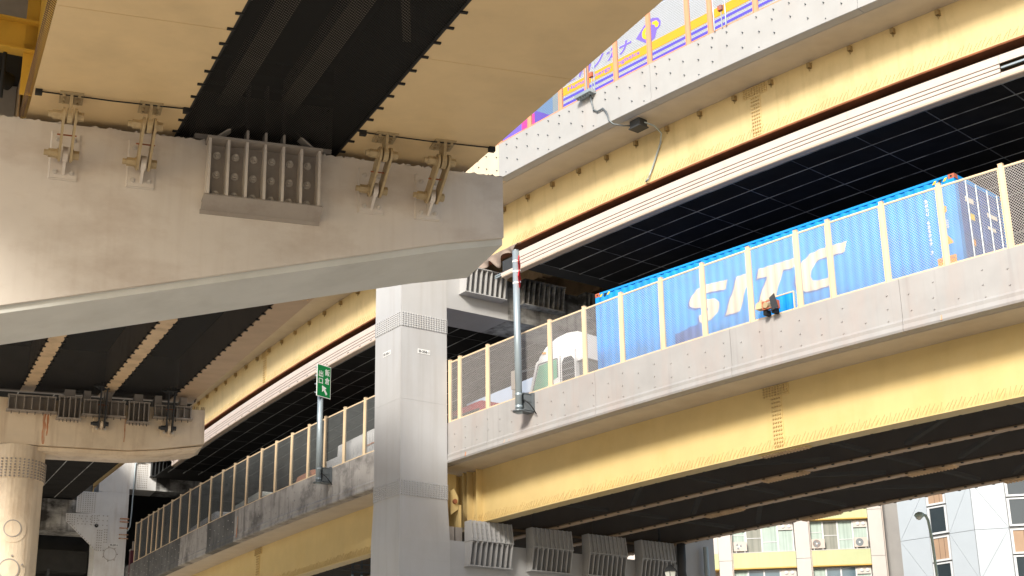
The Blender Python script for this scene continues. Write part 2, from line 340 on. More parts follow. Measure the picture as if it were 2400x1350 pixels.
# splice plates with bolts
def splice(par, s, u, ztop, zbot, mat):
    f = PF(s, u, 0)
    H = ztop-0.02; m = MB()
    y = -0.022
    poly = [(-0.42, H), (0.42, H), (0.42, H-0.30), (0.17, H-0.30), (0.17, zbot+0.05), (-0.17, zbot+0.05), (-0.17, H-0.30), (-0.42, H-0.30)]
    m.prism([f(a, -0.001, c) for a, c in poly], f.y*y); o = obj('splice_plate', m, mat, par)
    m = MB()
    for r in range(4):
        for c in range(9): p = f(-0.37+0.0925*c, y-0.001, H-0.045-0.07*r); m.cyl(p, p-f.y*0.04, 0.024, 6)
    zz = H-0.36
    while zz > zbot+0.1:
        for c in range(4): p = f(-0.12+0.08*c, y-0.001, zz); m.cyl(p, p-f.y*0.04, 0.024, 6)
        zz -= 0.105
    obj('splice_bolts', m, 'spike_paint', o, kind='stuff')
splice(low, 7.74, 1.40, -3.34, -5.10, 'yellow_low'); splice(low, 39.3, 1.40, -3.34, -5.10, 'yellow_low'); splice(low, -3.0, 1.40, -3.34, -5.10, 'yellow_low')
# flange cover plates with bolts under the inner girders
for u, ss in ((1.40, (7.6,)), (3.85, (9.6, -1.0)), (6.4, (6.4, 14.5)), (9.3, (5.0, 13.0)),):
    for s in ss:
        f = PF(s, u); m = MB(); f.bx(m, -0.75, 0.75, -0.15, 0.15, -5.165, -5.131); o = obj('flange_cover', m, 'yellow_low' if u < 2 else 'tan_flange', low)
        m = MB()
        for i in range(14):
            for j in (-0.1, -0.035, 0.035, 0.1):
                p = f(-0.68+0.105*i, j, -5.166); m.cyl(p, p-UZ*0.03, 0.026, 6)
        obj('cover_bolts', m, 'tan_flange', o, kind='stuff')
# nets and bracing between the girders
for a, b in ((1.64, 3.68), (4.02, 6.23), (6.57, 9.13)):
    for sa, sb in SP:
        m = MB(); v = []; ss = sr(sa, sb-0.2)
        for s in ss: v += [W(s, a-0.04, -5.08), W(s, b+0.04, -5.08)]
        m.add(v, [(2*i, 2*i+1, 2*i+3, 2*i+2) for i in range(len(ss)-1)])
        obj('bird_net', m, 'net_black', low, fix=False)
    i = 0
    for s in sr(-9, 56.0, 2.7):
        if 18.5 < s < 22.5: continue
        m = MB()
        if i % 2 == 0:
            p, q = W(s, a, -4.98), W(s, b, -4.98)
        else:
            p, q = W(s-1.35, a, -4.98), W(s+1.35, b, -4.98)
        if i % 4 == 3: p, q = W(s+1.35, a, -4.98), W(s-1.35, b, -4.98)
        d = (q-p); L_ = np.linalg.norm(d); d /= L_; c = np.cross(UZ, d)
        m.box((p+q)/2, (L_/2, 0.075, 0.05), (d, c, UZ)); obj('cross_brace', m, 'brace_paint', low); i += 1
m = MB()
for u, fl in ((1.40, 0.24), (3.85, 0.14), (6.4, 0.14), (9.3, 0.14)):
    for sgn in (-1, 1):
        if u < 2 and sgn < 0: continue
        s = -8+random.random()*0.3
        while s < 57:
            if not 20.0 < s < 22.1: m.box(W(s, u+sgn*(fl+0.004), -5.125), (0.035, 0.03, 0.014), (T3(s), N3(s), UZ))
            s += 0.62
obj('net_clips', m, 'black_rubber', low, kind='stuff')
for s, z0, z1, w_ in ((19.35, -3.30, -3.08, 0.03), (17.3, -3.28, -3.12, 0.02), (17.05, -3.28, -3.14, 0.015), (1.9, -3.30, -3.12, 0.025), (9.7, -3.30, -3.20, 0.02), (38.0, -3.2, -2.3, 0.05)):
    f = PF(s, 0); m = MB(); m.prism([f(-w_, -0.05, z0), f(w_, -0.05, z0), f(w_*0.6, -0.008, z1), f(-w_*0.7, -0.008, z1)], f.y*0.004); obj('rust_mark', m, 'rust_stain', low)
# road surface
m = MB(); sweep(m, rect(0.31, 11.0, -3.045, -3.04), SA, SB); obj('carriageway', m, 'asphalt', low)

# ------------------------------------------------------------------ upper deck
upd = thing('upper_viaduct_deck', 'upper deck of the curved expressway with studded grey parapet and pink slatted fascia', 'viaduct', W(8, 0, 5.4))
uc = [(SA, -5.0), (-5.0, 3.2), (3.2, 10.3), (10.3, 17.38), (17.38, 24), (24, 36), (36, 48), (48, SB)]
seg_parapet(upd, 5.40, 6.63, ['parapet_up']*4+['parapet_cream']+['parapet_up']*3, uc, False)
m = MB(); sweep(m, rect(0.301, 11.0, 5.39, 5.62), SA, SB); obj('deck_slab', m, 'soffit_paint', upd)
m = MB(); sweep(m, rect(11.001, 11.3, 2.75, 6.6), SA, SB, 2); obj('far_parapet', m, 'parapet_up', upd)
m = MB(); sweep(m, rect(0.31, 11.0, 5.625, 5.63), SA, SB); obj('carriageway', m, 'asphalt', upd)
UP = [(SA, 18.9), (21.9, 57.6)]
girder(upd, 1.45, 5.388, 3.70, [(SA, 20.3), (20.5, 57.6), (59.6, 100.0)], 'yellow_up', 0.22)
for u in (4.0, 6.5, 9.3): girder(upd, u, 5.385, 3.70, [(SA, 20.3), (20.5, 57.6)], 'tan_flange', 0.17)
m = MB(); sweep(m, [(1.235, 3.697), (1.235, 3.675), (1.25, 3.655), (1.66, 3.655), (1.66, 3.697)], SA, 57.6); obj('flange_edge', m, 'rust', upd)
bl = []; s = SA+0.3; k = 0
while s < 60:
    rows = (6.44, 6.01) if k % 4 in (0,) else ((6.45, 6.2, 5.75) if k % 4 == 1 else ((6.47, 6.0, 5.52) if k % 4 == 2 else (6.20, 5.74)))
    for z in rows:
        bl.append((W(s+random.uniform(-.05, .05), 0.002, z+random.uniform(-.02, .02)), -N3(s)))
    s += 0.53; k += 1
obj('bolt_studs', bolt_mb(bl, 0.020, 0.055), 'galv_dark', upd, kind='stuff')
spikes(upd, 1.24, 3.735, -6, 18.5); spikes(upd, 1.24, 3.735, 22, 57, step=0.2)
splice(upd, 7.68, 1.45, 5.385, 3.73, 'yellow_up'); splice(upd, 39.5, 1.45, 5.385, 3.73, 'yellow_up'); splice(upd, -3.5, 1.45, 5.385, 3.73, 'yellow_up')
# lifting lugs
lm_ = MB(); lm_.add([], [])
def lug_mesh():
    m = MB(); f = Fr((0, 0, 0), (1, 0, 0), (0, 1, 0))
    f.bx(m, -0.05, 0.05, -0.012, 0, -0.17, 0.0); f.bx(m, -0.05, -0.03, -0.11, -0.012, -0.16, -0.02); f.bx(m, 0.03, 0.05, -0.11, -0.012, -0.16, -0.02)
    f.bx(m, -0.05, 0.05, -0.125, -0.11, -0.16, -0.02); m.cyl(f(0, -0.06, -0.17), f(0, -0.06, -0.25), 0.014, 6)
    return m.mesh('lug')
LUG = lug_mesh(); LUG.materials.append(MATS['rust_stain']); LUG.materials[0] = pmat('lug_paint', (0.28, 0.20, 0.09), 0.25, rough=0.6)
for s in [19.04-1.331*i for i in range(22)] + [26.3+1.575*i for i in range(19)]:
    f = PF(s, 1.45); inst('lifting_lug', LUG, f.m4(0, -0.001, 5.33), upd)
# slatted fascia under the girder
FU = 1.16
FB = [(3.36, 3.145), (3.118, 3.032), (3.005, 2.915), (2.888, 2.79)]
def fasc(a, b, rows=(0, 1, 2, 3)):
    for r in rows:
        z1, z0 = FB[r]; m = MB(); sweep(m, rect(FU, FU+0.03, z0, z1), a+0.004, b-0.004, 0.7); obj('fascia_board', m, 'fascia', upd)
for a, b in [(SA, -4.0), (-4.0, 0.2)]: fasc(a, b, (0, 3))
ss = [0.2]+[2.45+2.1*i for i in range(8)]
for i in range(0, 8, 2): fasc(ss[i], ss[i+2] if i+2 < len(ss) else 18.2)
fasc(17.15, 18.15)
fasc(18.15, 18.95, (3,))
for i in range(7): fasc(23.2+4.4*i, 23.2+4.4*(i+1))
for a, b in ((SA, 18.9), (23.2, 54)):
    m = MB(); sweep(m, [(FU-0.005, 2.785), (FU-0.005, 2.74), (FU+0.02, 2.72), (FU+0.22, 2.72), (FU+0.22, 2.785)], a, b, 1); obj('fascia_edge', m, 'fascia_under', upd)
    m = MB(); sweep(m, rect(FU+0.034, FU+0.06, 2.79, 3.30), max(a, 0.25), b, 1); obj('fascia_back', m, 'dark_metal', upd)
m = MB(); sweep(m, rect(FU+0.06, FU+0.12, 3.03, 3.08), SA, 0.2, 1); obj('inner_rail', m, 'galv', upd)
for z in (2.83, 2.90):
    m = MB(); sweep(m, rect(FU+0.03, FU+0.07, z-0.02, z+0.02), 18.95, 19.35); obj('rail_stub', m, 'galv', upd)
# black ceiling panels
ue = [1.40, 1.45, 2.25, 3.08, 3.92, 4.76, 5.6, 6.45, 7.3, 8.15]
se = [0.35+2.1*i for i in range(-3, 9)]
def panels(edges):
    for i in range(len(edges)-1):
        for j in range(1, len(ue)-1):
            if len(edges) > 13 and j > 6: continue
            a, b = edges[i]+0.018, edges[i+1]-0.018; u0, u1 = ue[j]+0.012, ue[j+1]-0.012; tl = random.uniform(-0.006, 0.006)
            m = MB(); m.loft([[W(a, u0, 2.75), W(a, u1, 2.75+tl), W(a, u1, 2.80), W(a, u0, 2.80)], [W(b, u0, 2.75+tl), W(b, u1, 2.75), W(b, u1, 2.80), W(b, u0, 2.80)]])
            obj('ceiling_panel', m, 'ceil_panel', upd)
panels(se)
se2 = [23.4+2.1*i for i in range(16)]
panels(se2)
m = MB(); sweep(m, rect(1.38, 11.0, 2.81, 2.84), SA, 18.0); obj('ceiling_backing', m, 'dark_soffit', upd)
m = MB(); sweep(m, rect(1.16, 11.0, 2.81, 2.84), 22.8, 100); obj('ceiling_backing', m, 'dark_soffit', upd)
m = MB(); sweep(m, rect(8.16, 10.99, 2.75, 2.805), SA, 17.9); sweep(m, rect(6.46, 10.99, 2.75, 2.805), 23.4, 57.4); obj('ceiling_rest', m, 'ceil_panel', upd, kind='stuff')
for j in range(1, len(ue)):
    for a, b in ((-6, 17.2), (23.4, 56)):
        m = MB(); sweep(m, rect(ue[j]-0.012, ue[j]+0.012, 2.738, 2.80), a, b, 1); obj('joint_strip', m, 'joint_strip', upd)
for s in se+se2[::1]:
    f = PF(s, 0); m = MB(); f.bx(m, -0.015, 0.015, 1.4, 8.1, 2.744, 2.80); obj('cross_joint', m, 'joint_dim', upd)

# ------------------------------------------------------------------ fences
def wire_panel(wd, ht, pitch, wr, mat):
    m = MB(); st = pitch*math.sqrt(2)
    def clip(x0, z0, dx, dz):
        t0, t1 = 0, 1e9
        for p, d, mx in ((x0, dx, wd), (z0, dz, ht)):
            a, b = (0-p)/d, (mx-p)/d
            if a > b: a, b = b, a
            t0 = max(t0, a); t1 = min(t1, b)
        return (t0, t1) if t1-t0 > 0.01 else None
    n = int((wd+ht)/st)+1
    for sg in (1, -1):
        for i in range(n):
            x0 = -ht+i*st+0.01 if sg > 0 else i*st+0.01
            r = clip(x0, 0, sg*0.7071, 0.7071)
            if not r: continue
            p = [A(x0+sg*0.7071*t, 0.004*sg, 0.7071*t) for t in r]; q = A(0.7071, 0, -sg*0.7071)*wr; y = A(0, wr*0.6, 0)
            v = []
            for e in p: v += [e-q-y, e+q-y, e+y]
            m.add(v, [(0, 1, 4, 3), (1, 2, 5, 4), (2, 0, 3, 5)])
    me = m.mesh('mesh_panel', False); me.materials.append(MATS[mat]); return me
def make_fence(th, posts, z0, H, postmat, meshmat, railmat, pitch, wr, skip=None):
    pm = MB(); f0 = Fr((0, 0, 0), (1, 0, 0), (0, 1, 0))
    f0.bx(pm, -0.055, 0.055, -0.03, 0.05, -0.02, H+0.07); f0.bx(pm, -0.06, 0.06, -0.04, 0.06, H+0.071, H+0.085)
    pme = pm.mesh('post'); pme.materials.append(MATS[postmat])
    bm_ = MB()
    for z in (0.25, 0.8, 1.35, 1.85): bm_.cyl(A(0, -0.031, z*H/2.05), A(0, -0.045, z*H/2.05), 0.014, 6)
    cache = {}
    for i, s in enumerate(posts):
        f = PF(s, 0); inst('post', pme, f.m4(0, 0.04, z0), th)
        if i+1 < len(posts):
            s1 = posts[i+1]; p, q = W(s1, 0, z0), W(s, 0, z0)      # x runs from s1 to s
            d = q-p; L_ = np.linalg.norm(d); d /= L_; y = np.cross(UZ, d); y /= np.linalg.norm(y); zz = np.cross(d, y)
            wd = L_-0.13; key = round(wd, 1)
            mk = MB(); fr = Fr(p+d*0.065, d, y)
            for a, b, c0, c1 in ((0, L_-0.13, H-0.045, H), (0, L_-0.13, 0.0, 0.035)):
                P = [fr.o+d*a+zz*c0, fr.o+d*b+zz*c0, fr.o+d*b+zz*c1, fr.o+d*a+zz*c1]; mk.prism([x+y*0.0 for x in P], y*0.035)
            for a in (0.0, L_-0.13-0.022):
                P = [fr.o+d*a+zz*0.036, fr.o+d*(a+0.022)+zz*0.036, fr.o+d*(a+0.022)+zz*(H-0.046), fr.o+d*a+zz*(H-0.046)]; mk.prism(P, y*0.03)
            nb = max(2, int(wd/0.3))
            for j in range(nb):
                for c in (H-0.022, 0.018):
                    e = fr.o+d*((j+0.5)*wd/nb)+zz*c; mk.cyl(e, e-y*0.012, 0.013, 5)
            fo = obj('panel_frame', mk, railmat, th)
            if key not in cache: cache[key] = wire_panel(key, H-0.08, pitch, wr, meshmat)
            sc = wd/key
            if skip is not None and abs(s-skip) < 0.01:      # framed opening for the floodlight
                a0, a1, hh = 0.40, 1.30, 0.46
                for x0, x1, c0, c1 in ((0, a0, 0, hh), (a1, wd, 0, hh), (0, wd, hh, H-0.08)):
                    inst('wire_mesh', wire_panel(x1-x0, c1-c0, pitch, wr, meshmat), M4(fr.o+d*x0+zz*(0.04+c0)+y*0.015, d, y, zz), fo)
                ho = MB()
                for x0, x1, c0, c1 in ((a0, a0+0.03, 0.04, hh+0.04), (a1-0.03, a1, 0.04, hh+0.04), (a0+0.031, a1-0.031, hh+0.01, hh+0.04)):
                    ho.prism([fr.o+d*x0+zz*c0, fr.o+d*x1+zz*c0, fr.o+d*x1+zz*c1, fr.o+d*x0+zz*c1], y*0.03)
                obj('opening_frame', ho, railmat, th); continue
            mo = inst('wire_mesh', cache[key], M4(fr.o+zz*0.04+y*0.015, d*sc, y, zz), fo)
f1 = thing('lower_fence', 'cream steel mesh fence along the lower parapet in front of the blue container', 'fence', W(8, 0, -2.02), 'mesh fences on the expressway parapets')
PR = [-9.4, -7.8, -6.25, -4.68, -3.1, -1.53, 0.04, 1.62, 3.17, 4.73, 5.71, 7.25, 8.84, 10.37, 11.95, 13.51, 15.07, 16.68, 18.19, 19.74, 20.32]
make_fence(f1, PR, -2.02, 2.0, 'post_cream', 'mesh_cream', 'post_cream', 0.050, 0.0041, skip=5.71)
f2 = thing('lower_fence', 'dark mesh fence with peach posts running past the green exit sign', 'fence', W(38, 0, -2.02), 'mesh fences on the expressway parapets')
PL = [22.8, 24.4, 25.97, 27.56, 29.18, 30.67, 32.29, 33.91, 35.51, 37.18, 38.79, 40.39, 42.04, 43.72, 45.37, 47.01, 48.62, 50.24, 51.35, 52.39, 53.41, 55.06, 56.28]
make_fence(f2, PL, -2.02, 2.0, 'post_cream', 'mesh_grey', 'post_cream', 0.055, 0.0062)
f3 = thing('upper_fence', 'salmon posted mesh fence on the upper parapet before the silver trailer', 'fence', W(10, 0, 6.63), 'mesh fences on the expressway parapets')
PU = [-9.2, -7.7, -6.1, -4.6, -3.0, -1.5, 0.1, 1.7, 3.2, 4.8, 6.36, 7.95, 8.78, 10.3, 11.71, 13.0, 14.22, 15.76, 17.3, 18.9, 20.5]
make_fence(f3, PU, 6.635, 1.95, 'post_orange', 'mesh_grey', 'post_orange', 0.060, 0.0022)

# ------------------------------------------------------------------ piers of the double-deck viaduct
def rib_bracket(par, f, a0, a1, z0, z1, dtop, dbot, nr, mat, tier=None, name='bearing_bracket', plate=0.03, skirt=0.0):
    """ribbed bracket standing proud (towards -y) of a wall at y=0 of frame f"""
    m = MB()
    f.bx(m, a0, a1, -0.02, 0, z0, z1)                                            # back plate
    f.bx(m, a0-0.04, a1+0.04, -dbot-0.05, 0, z0-plate, z0)                         # bottom plate
    f.bx(m, a0-0.02, a1+0.02, -dtop-0.02, 0, z1, z1+plate)                         # top plate
    o = obj(name, m, mat, par)
    for i in range(nr):
        x = a0+(a1-a0)*i/(nr-1); x = min(max(x, a0+0.016), a1-0.016)
        q = MB(); q.prism([f(x-0.015, -0.021, z0+0.001), f(x-0.015, -dbot, z0+0.001), f(x-0.015, -dtop, z1-0.001), f(x-0.015, -0.021, z1-0.001)], f.x*0.03)
        obj('rib', q, mat, o)
    if tier:
        h, d2 = tier; m2 = MB()
        zb = z1+plate
        m2.prism([f(a0, 0, zb), f(a0, -dtop+0.03, zb), f(a0, -d2, zb+h), f(a0, 0, zb+h)], f.x*(a1-a0))
        t_ = obj('tier_block', m2, mat, par)
        for i in range(nr+1):
            x = a0+(a1-a0)*i/nr; x = min(max(x, a0+0.016), a1-0.016); q = MB()
            q.prism([f(x-0.015, -dtop+0.03, zb+0.002), f(x-0.015, -dtop-0.03, zb+0.002), f(x-0.015, -d2-0.06, zb+h), f(x-0.015, -d2, zb+h)], f.x*0.03)
            obj('rib', q, mat, t_)
        q = MB()
        for i in range(nr):
            x = a0+(a1-a0)*(i+0.5)/nr
            for k in range(4):
                zc = zb+h*(0.15+0.23*k); yy = -(dtop-0.03+(d2-dtop+0.03)*(0.15+0.23*k)); p = f(x, yy, zc); q.cyl(p, p-f.y*0.03, 0.022, 6)
            p = f(x, -dtop+0.04, z1-0.001); q.cyl(p, p-UZ*0.05, 0.025, 6)
        obj('bracket_bolts', q, mat, t_, kind='stuff')
    return o
def band(par, f, w, d, z0, z1, mat, n1, n2, rows):
    m = MB(); e = 0.014
    m.prism([f(-e, -e, z0), f(w+e, -e, z0), f(w+e, d+e, z0), f(-e, d+e, z0)], UZ*(z1-z0)); o = obj('splice_band', m, mat, par)
    q = MB()
    for i in range(n1):
        for j in range(rows):
            zc = z0+(z1-z0)*(j+0.5)/rows; p = f(0.05+(w-0.1)*i/(n1-1), -e, zc); q.cyl(p, p-f.y*0.032, 0.027, 6, 0.02)
    for i in range(n2):
        for j in range(rows):
            zc = z0+(z1-z0)*(j+0.5)/rows; p = f(-e, 0.05+(d-0.1)*i/(n2-1), zc); q.cyl(p, p-f.x*0.032, 0.027, 6, 0.02)
    obj('band_bolts', q, mat, o, kind='stuff')
def number_plate(par, f, a, b, zc, face, body='Ⅲ-256-1'):
    m = MB()
    w, h = 0.46, 0.15
    if face == 'y': ax, nr_, org = f.x, -f.y, f(a, b-0.002, zc)
    else: ax, nr_, org = -f.y, -f.x, f(a-0.002, b, zc)
    m.box(org+nr_*0.004, (w/2, 0.004, h/2), (ax, nr_, UZ)); o = obj('number_plate', m, 'plate_white', par)
    me = fit_text(text_mesh(body, 0.1, 0.001, bold=0.003), w*0.86, h*0.62); me.materials.append(MATS['ink'])
    q = org+nr_*0.0095-ax*(w*0.43)-UZ*(h*0.31)
    inst('plate_lettering', me, M4(q, ax, UZ, nr_), o)

o1 = W(PIER1, -1.78, 0); o1[2] = 0; f = Fr(o1, N3(PIER1), T3(PIER1))      # x = inward, y = along the road (away), z up
pier = thing('viaduct_pier', 'tall grey square steel pier column with riveted bands carrying both decks', 'pier', o1)
m = MB()
cw, cd_ = 1.74, 1.60
def ring(e, z): return [f(-e, -e, z), f(cw+e, -e, z), f(cw+e, cd_+e, z), f(-e, cd_+e, z)]
m.loft([ring(0.05, 0), ring(0.05, 10.2), ring(0, 11.5), ring(0, 19.35)]); obj('column', m, 'pier_col', pier)
for z_ in (14.62, 9.6):
    e = 0.004 if z_ > 11 else 0.054; m = MB(); m.prism([f(-e, -e, z_), f(cw+e, -e, z_), f(cw+e, cd_+e, z_), f(-e, cd_+e, z_)], UZ*0.012); obj('weld_seam', m, 'pier_col', pier)
band(pier, f, cw, cd_, 17.02, 17.51, 'pier_col', 18, 14, 7); band(pier, f, cw, cd_, 11.54, 12.02, 'pier_col', 18, 14, 7)
number_plate(pier, f, 0.86, 0, 16.27, 'y'); number_plate(pier, f, 0, 0.86, 16.29, 'x')
m = MB(); f.bx(m, cw+0.002, 4.2, 0.0, 1.6, 17.93, 19.34); obj('upper_crossbeam', m, 'pier_paint', pier)
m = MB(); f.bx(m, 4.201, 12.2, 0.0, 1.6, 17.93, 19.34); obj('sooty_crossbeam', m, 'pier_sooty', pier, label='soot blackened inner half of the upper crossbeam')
m = MB(); f.bx(m, cw+0.052, 11.2, -0.045, 1.64, 8.0, 10.28); obj('lower_crossbeam', m, 'pier_paint', pier)
m = MB(); f.bx(m, 11.201, 12.75, -0.2, 1.9, 0, 17.9); obj('inner_column', m, 'pier_paint', pier)
fl = Fr(f(0, -0.047, 0), f.x, f.y)
for a0, a1, e in ((2.34, 3.92, 0), (4.72, 6.30, 0.03), (7.0, 8.58, 0.06), (9.25, 10.7, 0.09)):
    rib_bracket(pier, fl, a0, a1, 9.52+e, 10.26, 0.42, 0.26, 9, 'pier_paint', tier=(0.62, 0.30))
fu = Fr(f(0, -0.002, 0), f.x, f.y)
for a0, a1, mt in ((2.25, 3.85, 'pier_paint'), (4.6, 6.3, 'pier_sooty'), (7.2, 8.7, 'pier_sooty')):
    rib_bracket(pier, fu, a0, a1, 18.50, 19.32, 0.50, 0.36, 9, mt)
# bearing hardware in the gap beside the column
for a, w_ in ((1.86, 0.20), (2.12, 0.24)): bh = MB(); f.bx(bh, a, a+w_, 0.12, 0.6, 10.29, 10.75); obj('bearing_block', bh, 'rib_paint', pier)
for u, zb in ((1.4, 0),):
    m = MB(); sweep(m, rect(1.15, 1.65, -5.16, -5.135), 20.4, 21.1, 0.4); obj('bearing_plate', m, 'black_rubber', pier)
hp = MB(); c_ = f(2.15, 0.25, 0)
hp.prism([f(2.02, 0.3, 11.15), f(2.30, 0.3, 11.35), f(2.30, 0.3, 11.75), f(2.14, 0.3, 12.0), f(2.0, 0.3, 11.9)], -f.y*0.06); ho = obj('hanger_plate', hp, 'yellow_low', pier)
hb = MB(); hb.cyl(f(2.15, 0.235, 11.58), f(2.15, 0.16, 11.58), 0.075, 10); obj('hanger_pin', hb, 'rust', ho)
hk = MB(); f.bx(hk, 1.9, 2.6, 0.8, 0.9, 10.35, 12.6); obj('end_diaphragm', hk, 'yellow_low', pier); hk = MB(); f.bx(hk, 2.32, 2.42, 0.25, 0.79, 10.7, 11.5); obj('hanger_arm', hk, 'yellow_low', pier)
# drain pipe and elbow by the inner column
dp = thing('drain_pipe', 'grey downpipe beside the far inner pier column', 'pipe', f(12.3, -0.4, 0))
m = MB(); m.tube([f(12.15, -0.42, 0), f(12.15, -0.42, 10.9)], 0.09, 10); obj('pipe', m, 'galv', dp)
m = MB()
for z in (4, 7, 10): m.cyl(f(12.15, -0.42, z), f(12.15, -0.42, z+0.12), 0.11, 10)
obj('pipe_collar', m, 'galv', dp)
dp = thing('drain_elbow', 'dark drain elbow dropping from the deck above the black lantern', 'pipe', f(10.95, -0.55, 10.2))
m = MB(); m.tube([f(10.95, -0.5, 10.9), f(10.95, -0.5, 10.3), f(10.92, -0.5, 9.95), f(10.98, -0.5, 9.6)], 0.15, 10); obj('elbow', m, 'dark_metal', dp, smooth=True)
m = MB(); m.tube([f(10.98, -0.5, 9.59), f(11.05, -0.5, 8.4)], 0.14, 10); obj('pipe', m, 'galv', dp, smooth=True)

# second pier, far left
o2 = W(PIER2, -1.65, 0); zq = pz(PIER2); o2[2] = 0; f = Fr(o2, N3(PIER2), T3(PIER2))
p2 = thing('viaduct_pier', 'white pier column with big riveted gusset plate under the far left deck', 'pier', o2)
m = MB(); f.bx(m, 0, 1.6, 0, 1.6, 0, zq+1.88); f.bx(m, 0.2, 1.6, 0.02, 1.6, zq+1.881, zq+2.3)
m.prism([f(0.0, 0.01, zq+1.9), f(1.6, 0.01, zq+1.9), f(1.6, 0.01, zq+3.8), f(0, 0.01, zq+2.32)], f.y*1.5); obj('column', m, 'pier_white', p2)
m = MB(); f.bx(m, 1.602, 3.0, 0, 1.5, zq+2.12, zq+3.70); obj('upper_crossbeam', m, 'pier_white', p2)
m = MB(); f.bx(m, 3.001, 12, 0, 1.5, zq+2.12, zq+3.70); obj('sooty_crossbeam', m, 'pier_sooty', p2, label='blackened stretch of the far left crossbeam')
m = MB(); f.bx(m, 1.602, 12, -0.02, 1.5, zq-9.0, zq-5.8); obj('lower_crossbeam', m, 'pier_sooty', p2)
fu = Fr(f(0, -0.002, 0), f.x, f.y)
rib_bracket(p2, fu, 2.65, 3.85, zq+2.86, zq+3.66, 0.4, 0.3, 7, 'dark_metal')
rib_bracket(p2, fu, 5.4, 6.8, zq+2.7, zq+3.5, 0.4, 0.3, 7, 'dark_metal')
m = MB(); f.bx(m, -6.5, -0.002, 0.0, 1.4, zq-0.35, zq+1.32); obj('left_arm', m, 'pier_sooty', p2)
m = MB(); f.bx(m, -1.1, -0.003, -0.012, -0.001, zq+0.68, zq+1.82); obj('arm_splice', m, 'pier_white', p2)
gp = [(-1.6, 0.60), (0.62, 0.72), (0.60, -1.0), (0.45, -1.06), (0.36, -1.3), (0.12, -1.33), (0.05, -1.28), (-1.58, 0.18)]
m = MB(); m.prism([f(a, -0.003, zq+c) for a, c in gp], -f.y*0.03); go = obj('gusset_plate', m, 'pier_white', p2)
m = MB()
def inpoly(x, y, P):
    r = False
    for i in range(len(P)):
        (x1, y1), (x2, y2) = P[i], P[i-1]
        if (y1 > y) != (y2 > y) and x < (x2-x1)*(y-y1)/(y2-y1)+x1: r = not r
    return r
pts = [(-1.5+0.12*i, 0.52-0.12*j) for i in range(4) for j in range(5)] + [(-0.95+0.2*i+random.uniform(-.06, .06), 0.5-0.14*j) for i in range(4) for j in range(4)]
pts += [(-0.25+0.13*i, 0.55-0.12*j) for i in range(3) for j in range(5)] + [(0.1+0.22*i, 0.58-0.25*j) for i in range(3) for j in range(3)]
pts += [(0.08+0.11*i, -0.2-0.13*j) for i in range(3) for j in range(9)] + [(0.45+0.11*i, -0.15-0.13*j) for i in range(2) for j in range(6)]
pts += [(-1.5+0.11*i+0.05, 0.16-0.105*i) for i in range(14)]
for a, c in pts:
    if inpoly(a, c, gp): p = f(a, -0.033, zq+c); m.cyl(p, p-f.y*0.03, 0.028, 6)
obj('gusset_bolts', m, 'rib_paint', go, kind='stuff')
m = MB(); p = f(0.0, -0.033, zq+0.04); m.cyl(p, p-f.y*0.02, 0.10, 14); obj('gusset_hole', m, 'ink', go)
m = MB()
for i in range(8):
    for j in range(10): p = f(-1.0+0.12*i, -0.012, zq+0.75+0.108*j); m.cyl(p, p-f.y*0.025, 0.026, 6)
for i in range(6):
    for j in range(12): p = f(2.0+0.095*i, 0, zq+2.25+0.115*j); m.cyl(p, p-f.y*0.02, 0.026, 6)
obj('splice_bolts', m, 'rib_paint', p2, kind='stuff')
number_plate(p2, f, 0.98, 0, zq-0.92, 'y', 'Ⅲ-257-1')
m = MB()
for i in range(24):
    t0, t1 = 2*math.pi*i/24, 2*math.pi*(i+1)/24; c_ = f(0.8, -0.003, zq-1.4)
    P = [c_+r_*(math.cos(t)*f.x+math.sin(t)*UZ) for t, r_ in ((t0, 0.34), (t1, 0.34), (t1, 0.32), (t0, 0.32))]; m.prism(P, -f.y*0.012)
for i in range(7):
    t = 2*math.pi*i/7; p = f(0.8, -0.003, zq-1.4)+0.38*(math.cos(t)*f.x+math.sin(t)*UZ); m.cyl(p, p-f.y*0.04, 0.03, 6)
obj('hatch_ring', m, 'rib_paint', p2)
for z in (0.5, 0.33, 0.0, -0.35, -0.55):
    m = MB(); f.bx(m, 1.2, 1.68, -0.08, -0.003, zq+z-0.02, zq+z+0.02); obj('step_bracket', m, 'rust_stain', p2)
m = MB(); m.tube([f(2.3, -0.08, zq+3.62), f(1.95, -0.08, zq+3.62), f(1.82, -0.08, zq+3.5), f(1.78, -0.08, zq+0.9), f(1.74, -0.08, zq+0.1), f(1.62, -0.08, zq-0.15)], 0.04, 8)
obj('conduit', m, 'galv', p2, smooth=True)
m = MB(); f.bx(m, 1.55, 2.9, -0.2, 0.6, zq+3.72, zq+3.82); obj('top_ledge', m, 'white_paint', p2)
# added dark backing and a pale wall beyond the far left pier
ew = MB(); sweep(ew, rect(0.31, 11.0, -3.03, 2.7), 98.0, 98.3, 0.3); obj('dark_end_sheet', ew, 'dark_metal', low)  # dark sheet added across the far end to shut out the sky
dk = thing('far_dark_backing', 'dark backing block standing in for the shade behind the round column', 'viaduct', f(-6, 8, 0))
m = MB(); f.bx(m, -45, 0.2, 3.0, 45, zq-4.6, zq+4.6); obj('deck', m, 'dark_soffit', dk)  # oversized black block added so the area behind the pier stays dark
m = MB(); f.bx(m, -14, -0.1, 1.4, 2.4, zq-2.2, zq-1.1); obj('crossbeam', m, 'dark_soffit', dk)
for a in (-9, -7.5, -3.6, -2.1):
    m = MB(); m.prism([f(a, 1.38, zq-2.9), f(a+0.12, 1.38, zq-2.9), f(a+0.12, 1.38, zq-2.1), f(a, 1.38, zq-2.1)], f.y*0.6); obj('rib', m, 'dark_metal', dk)
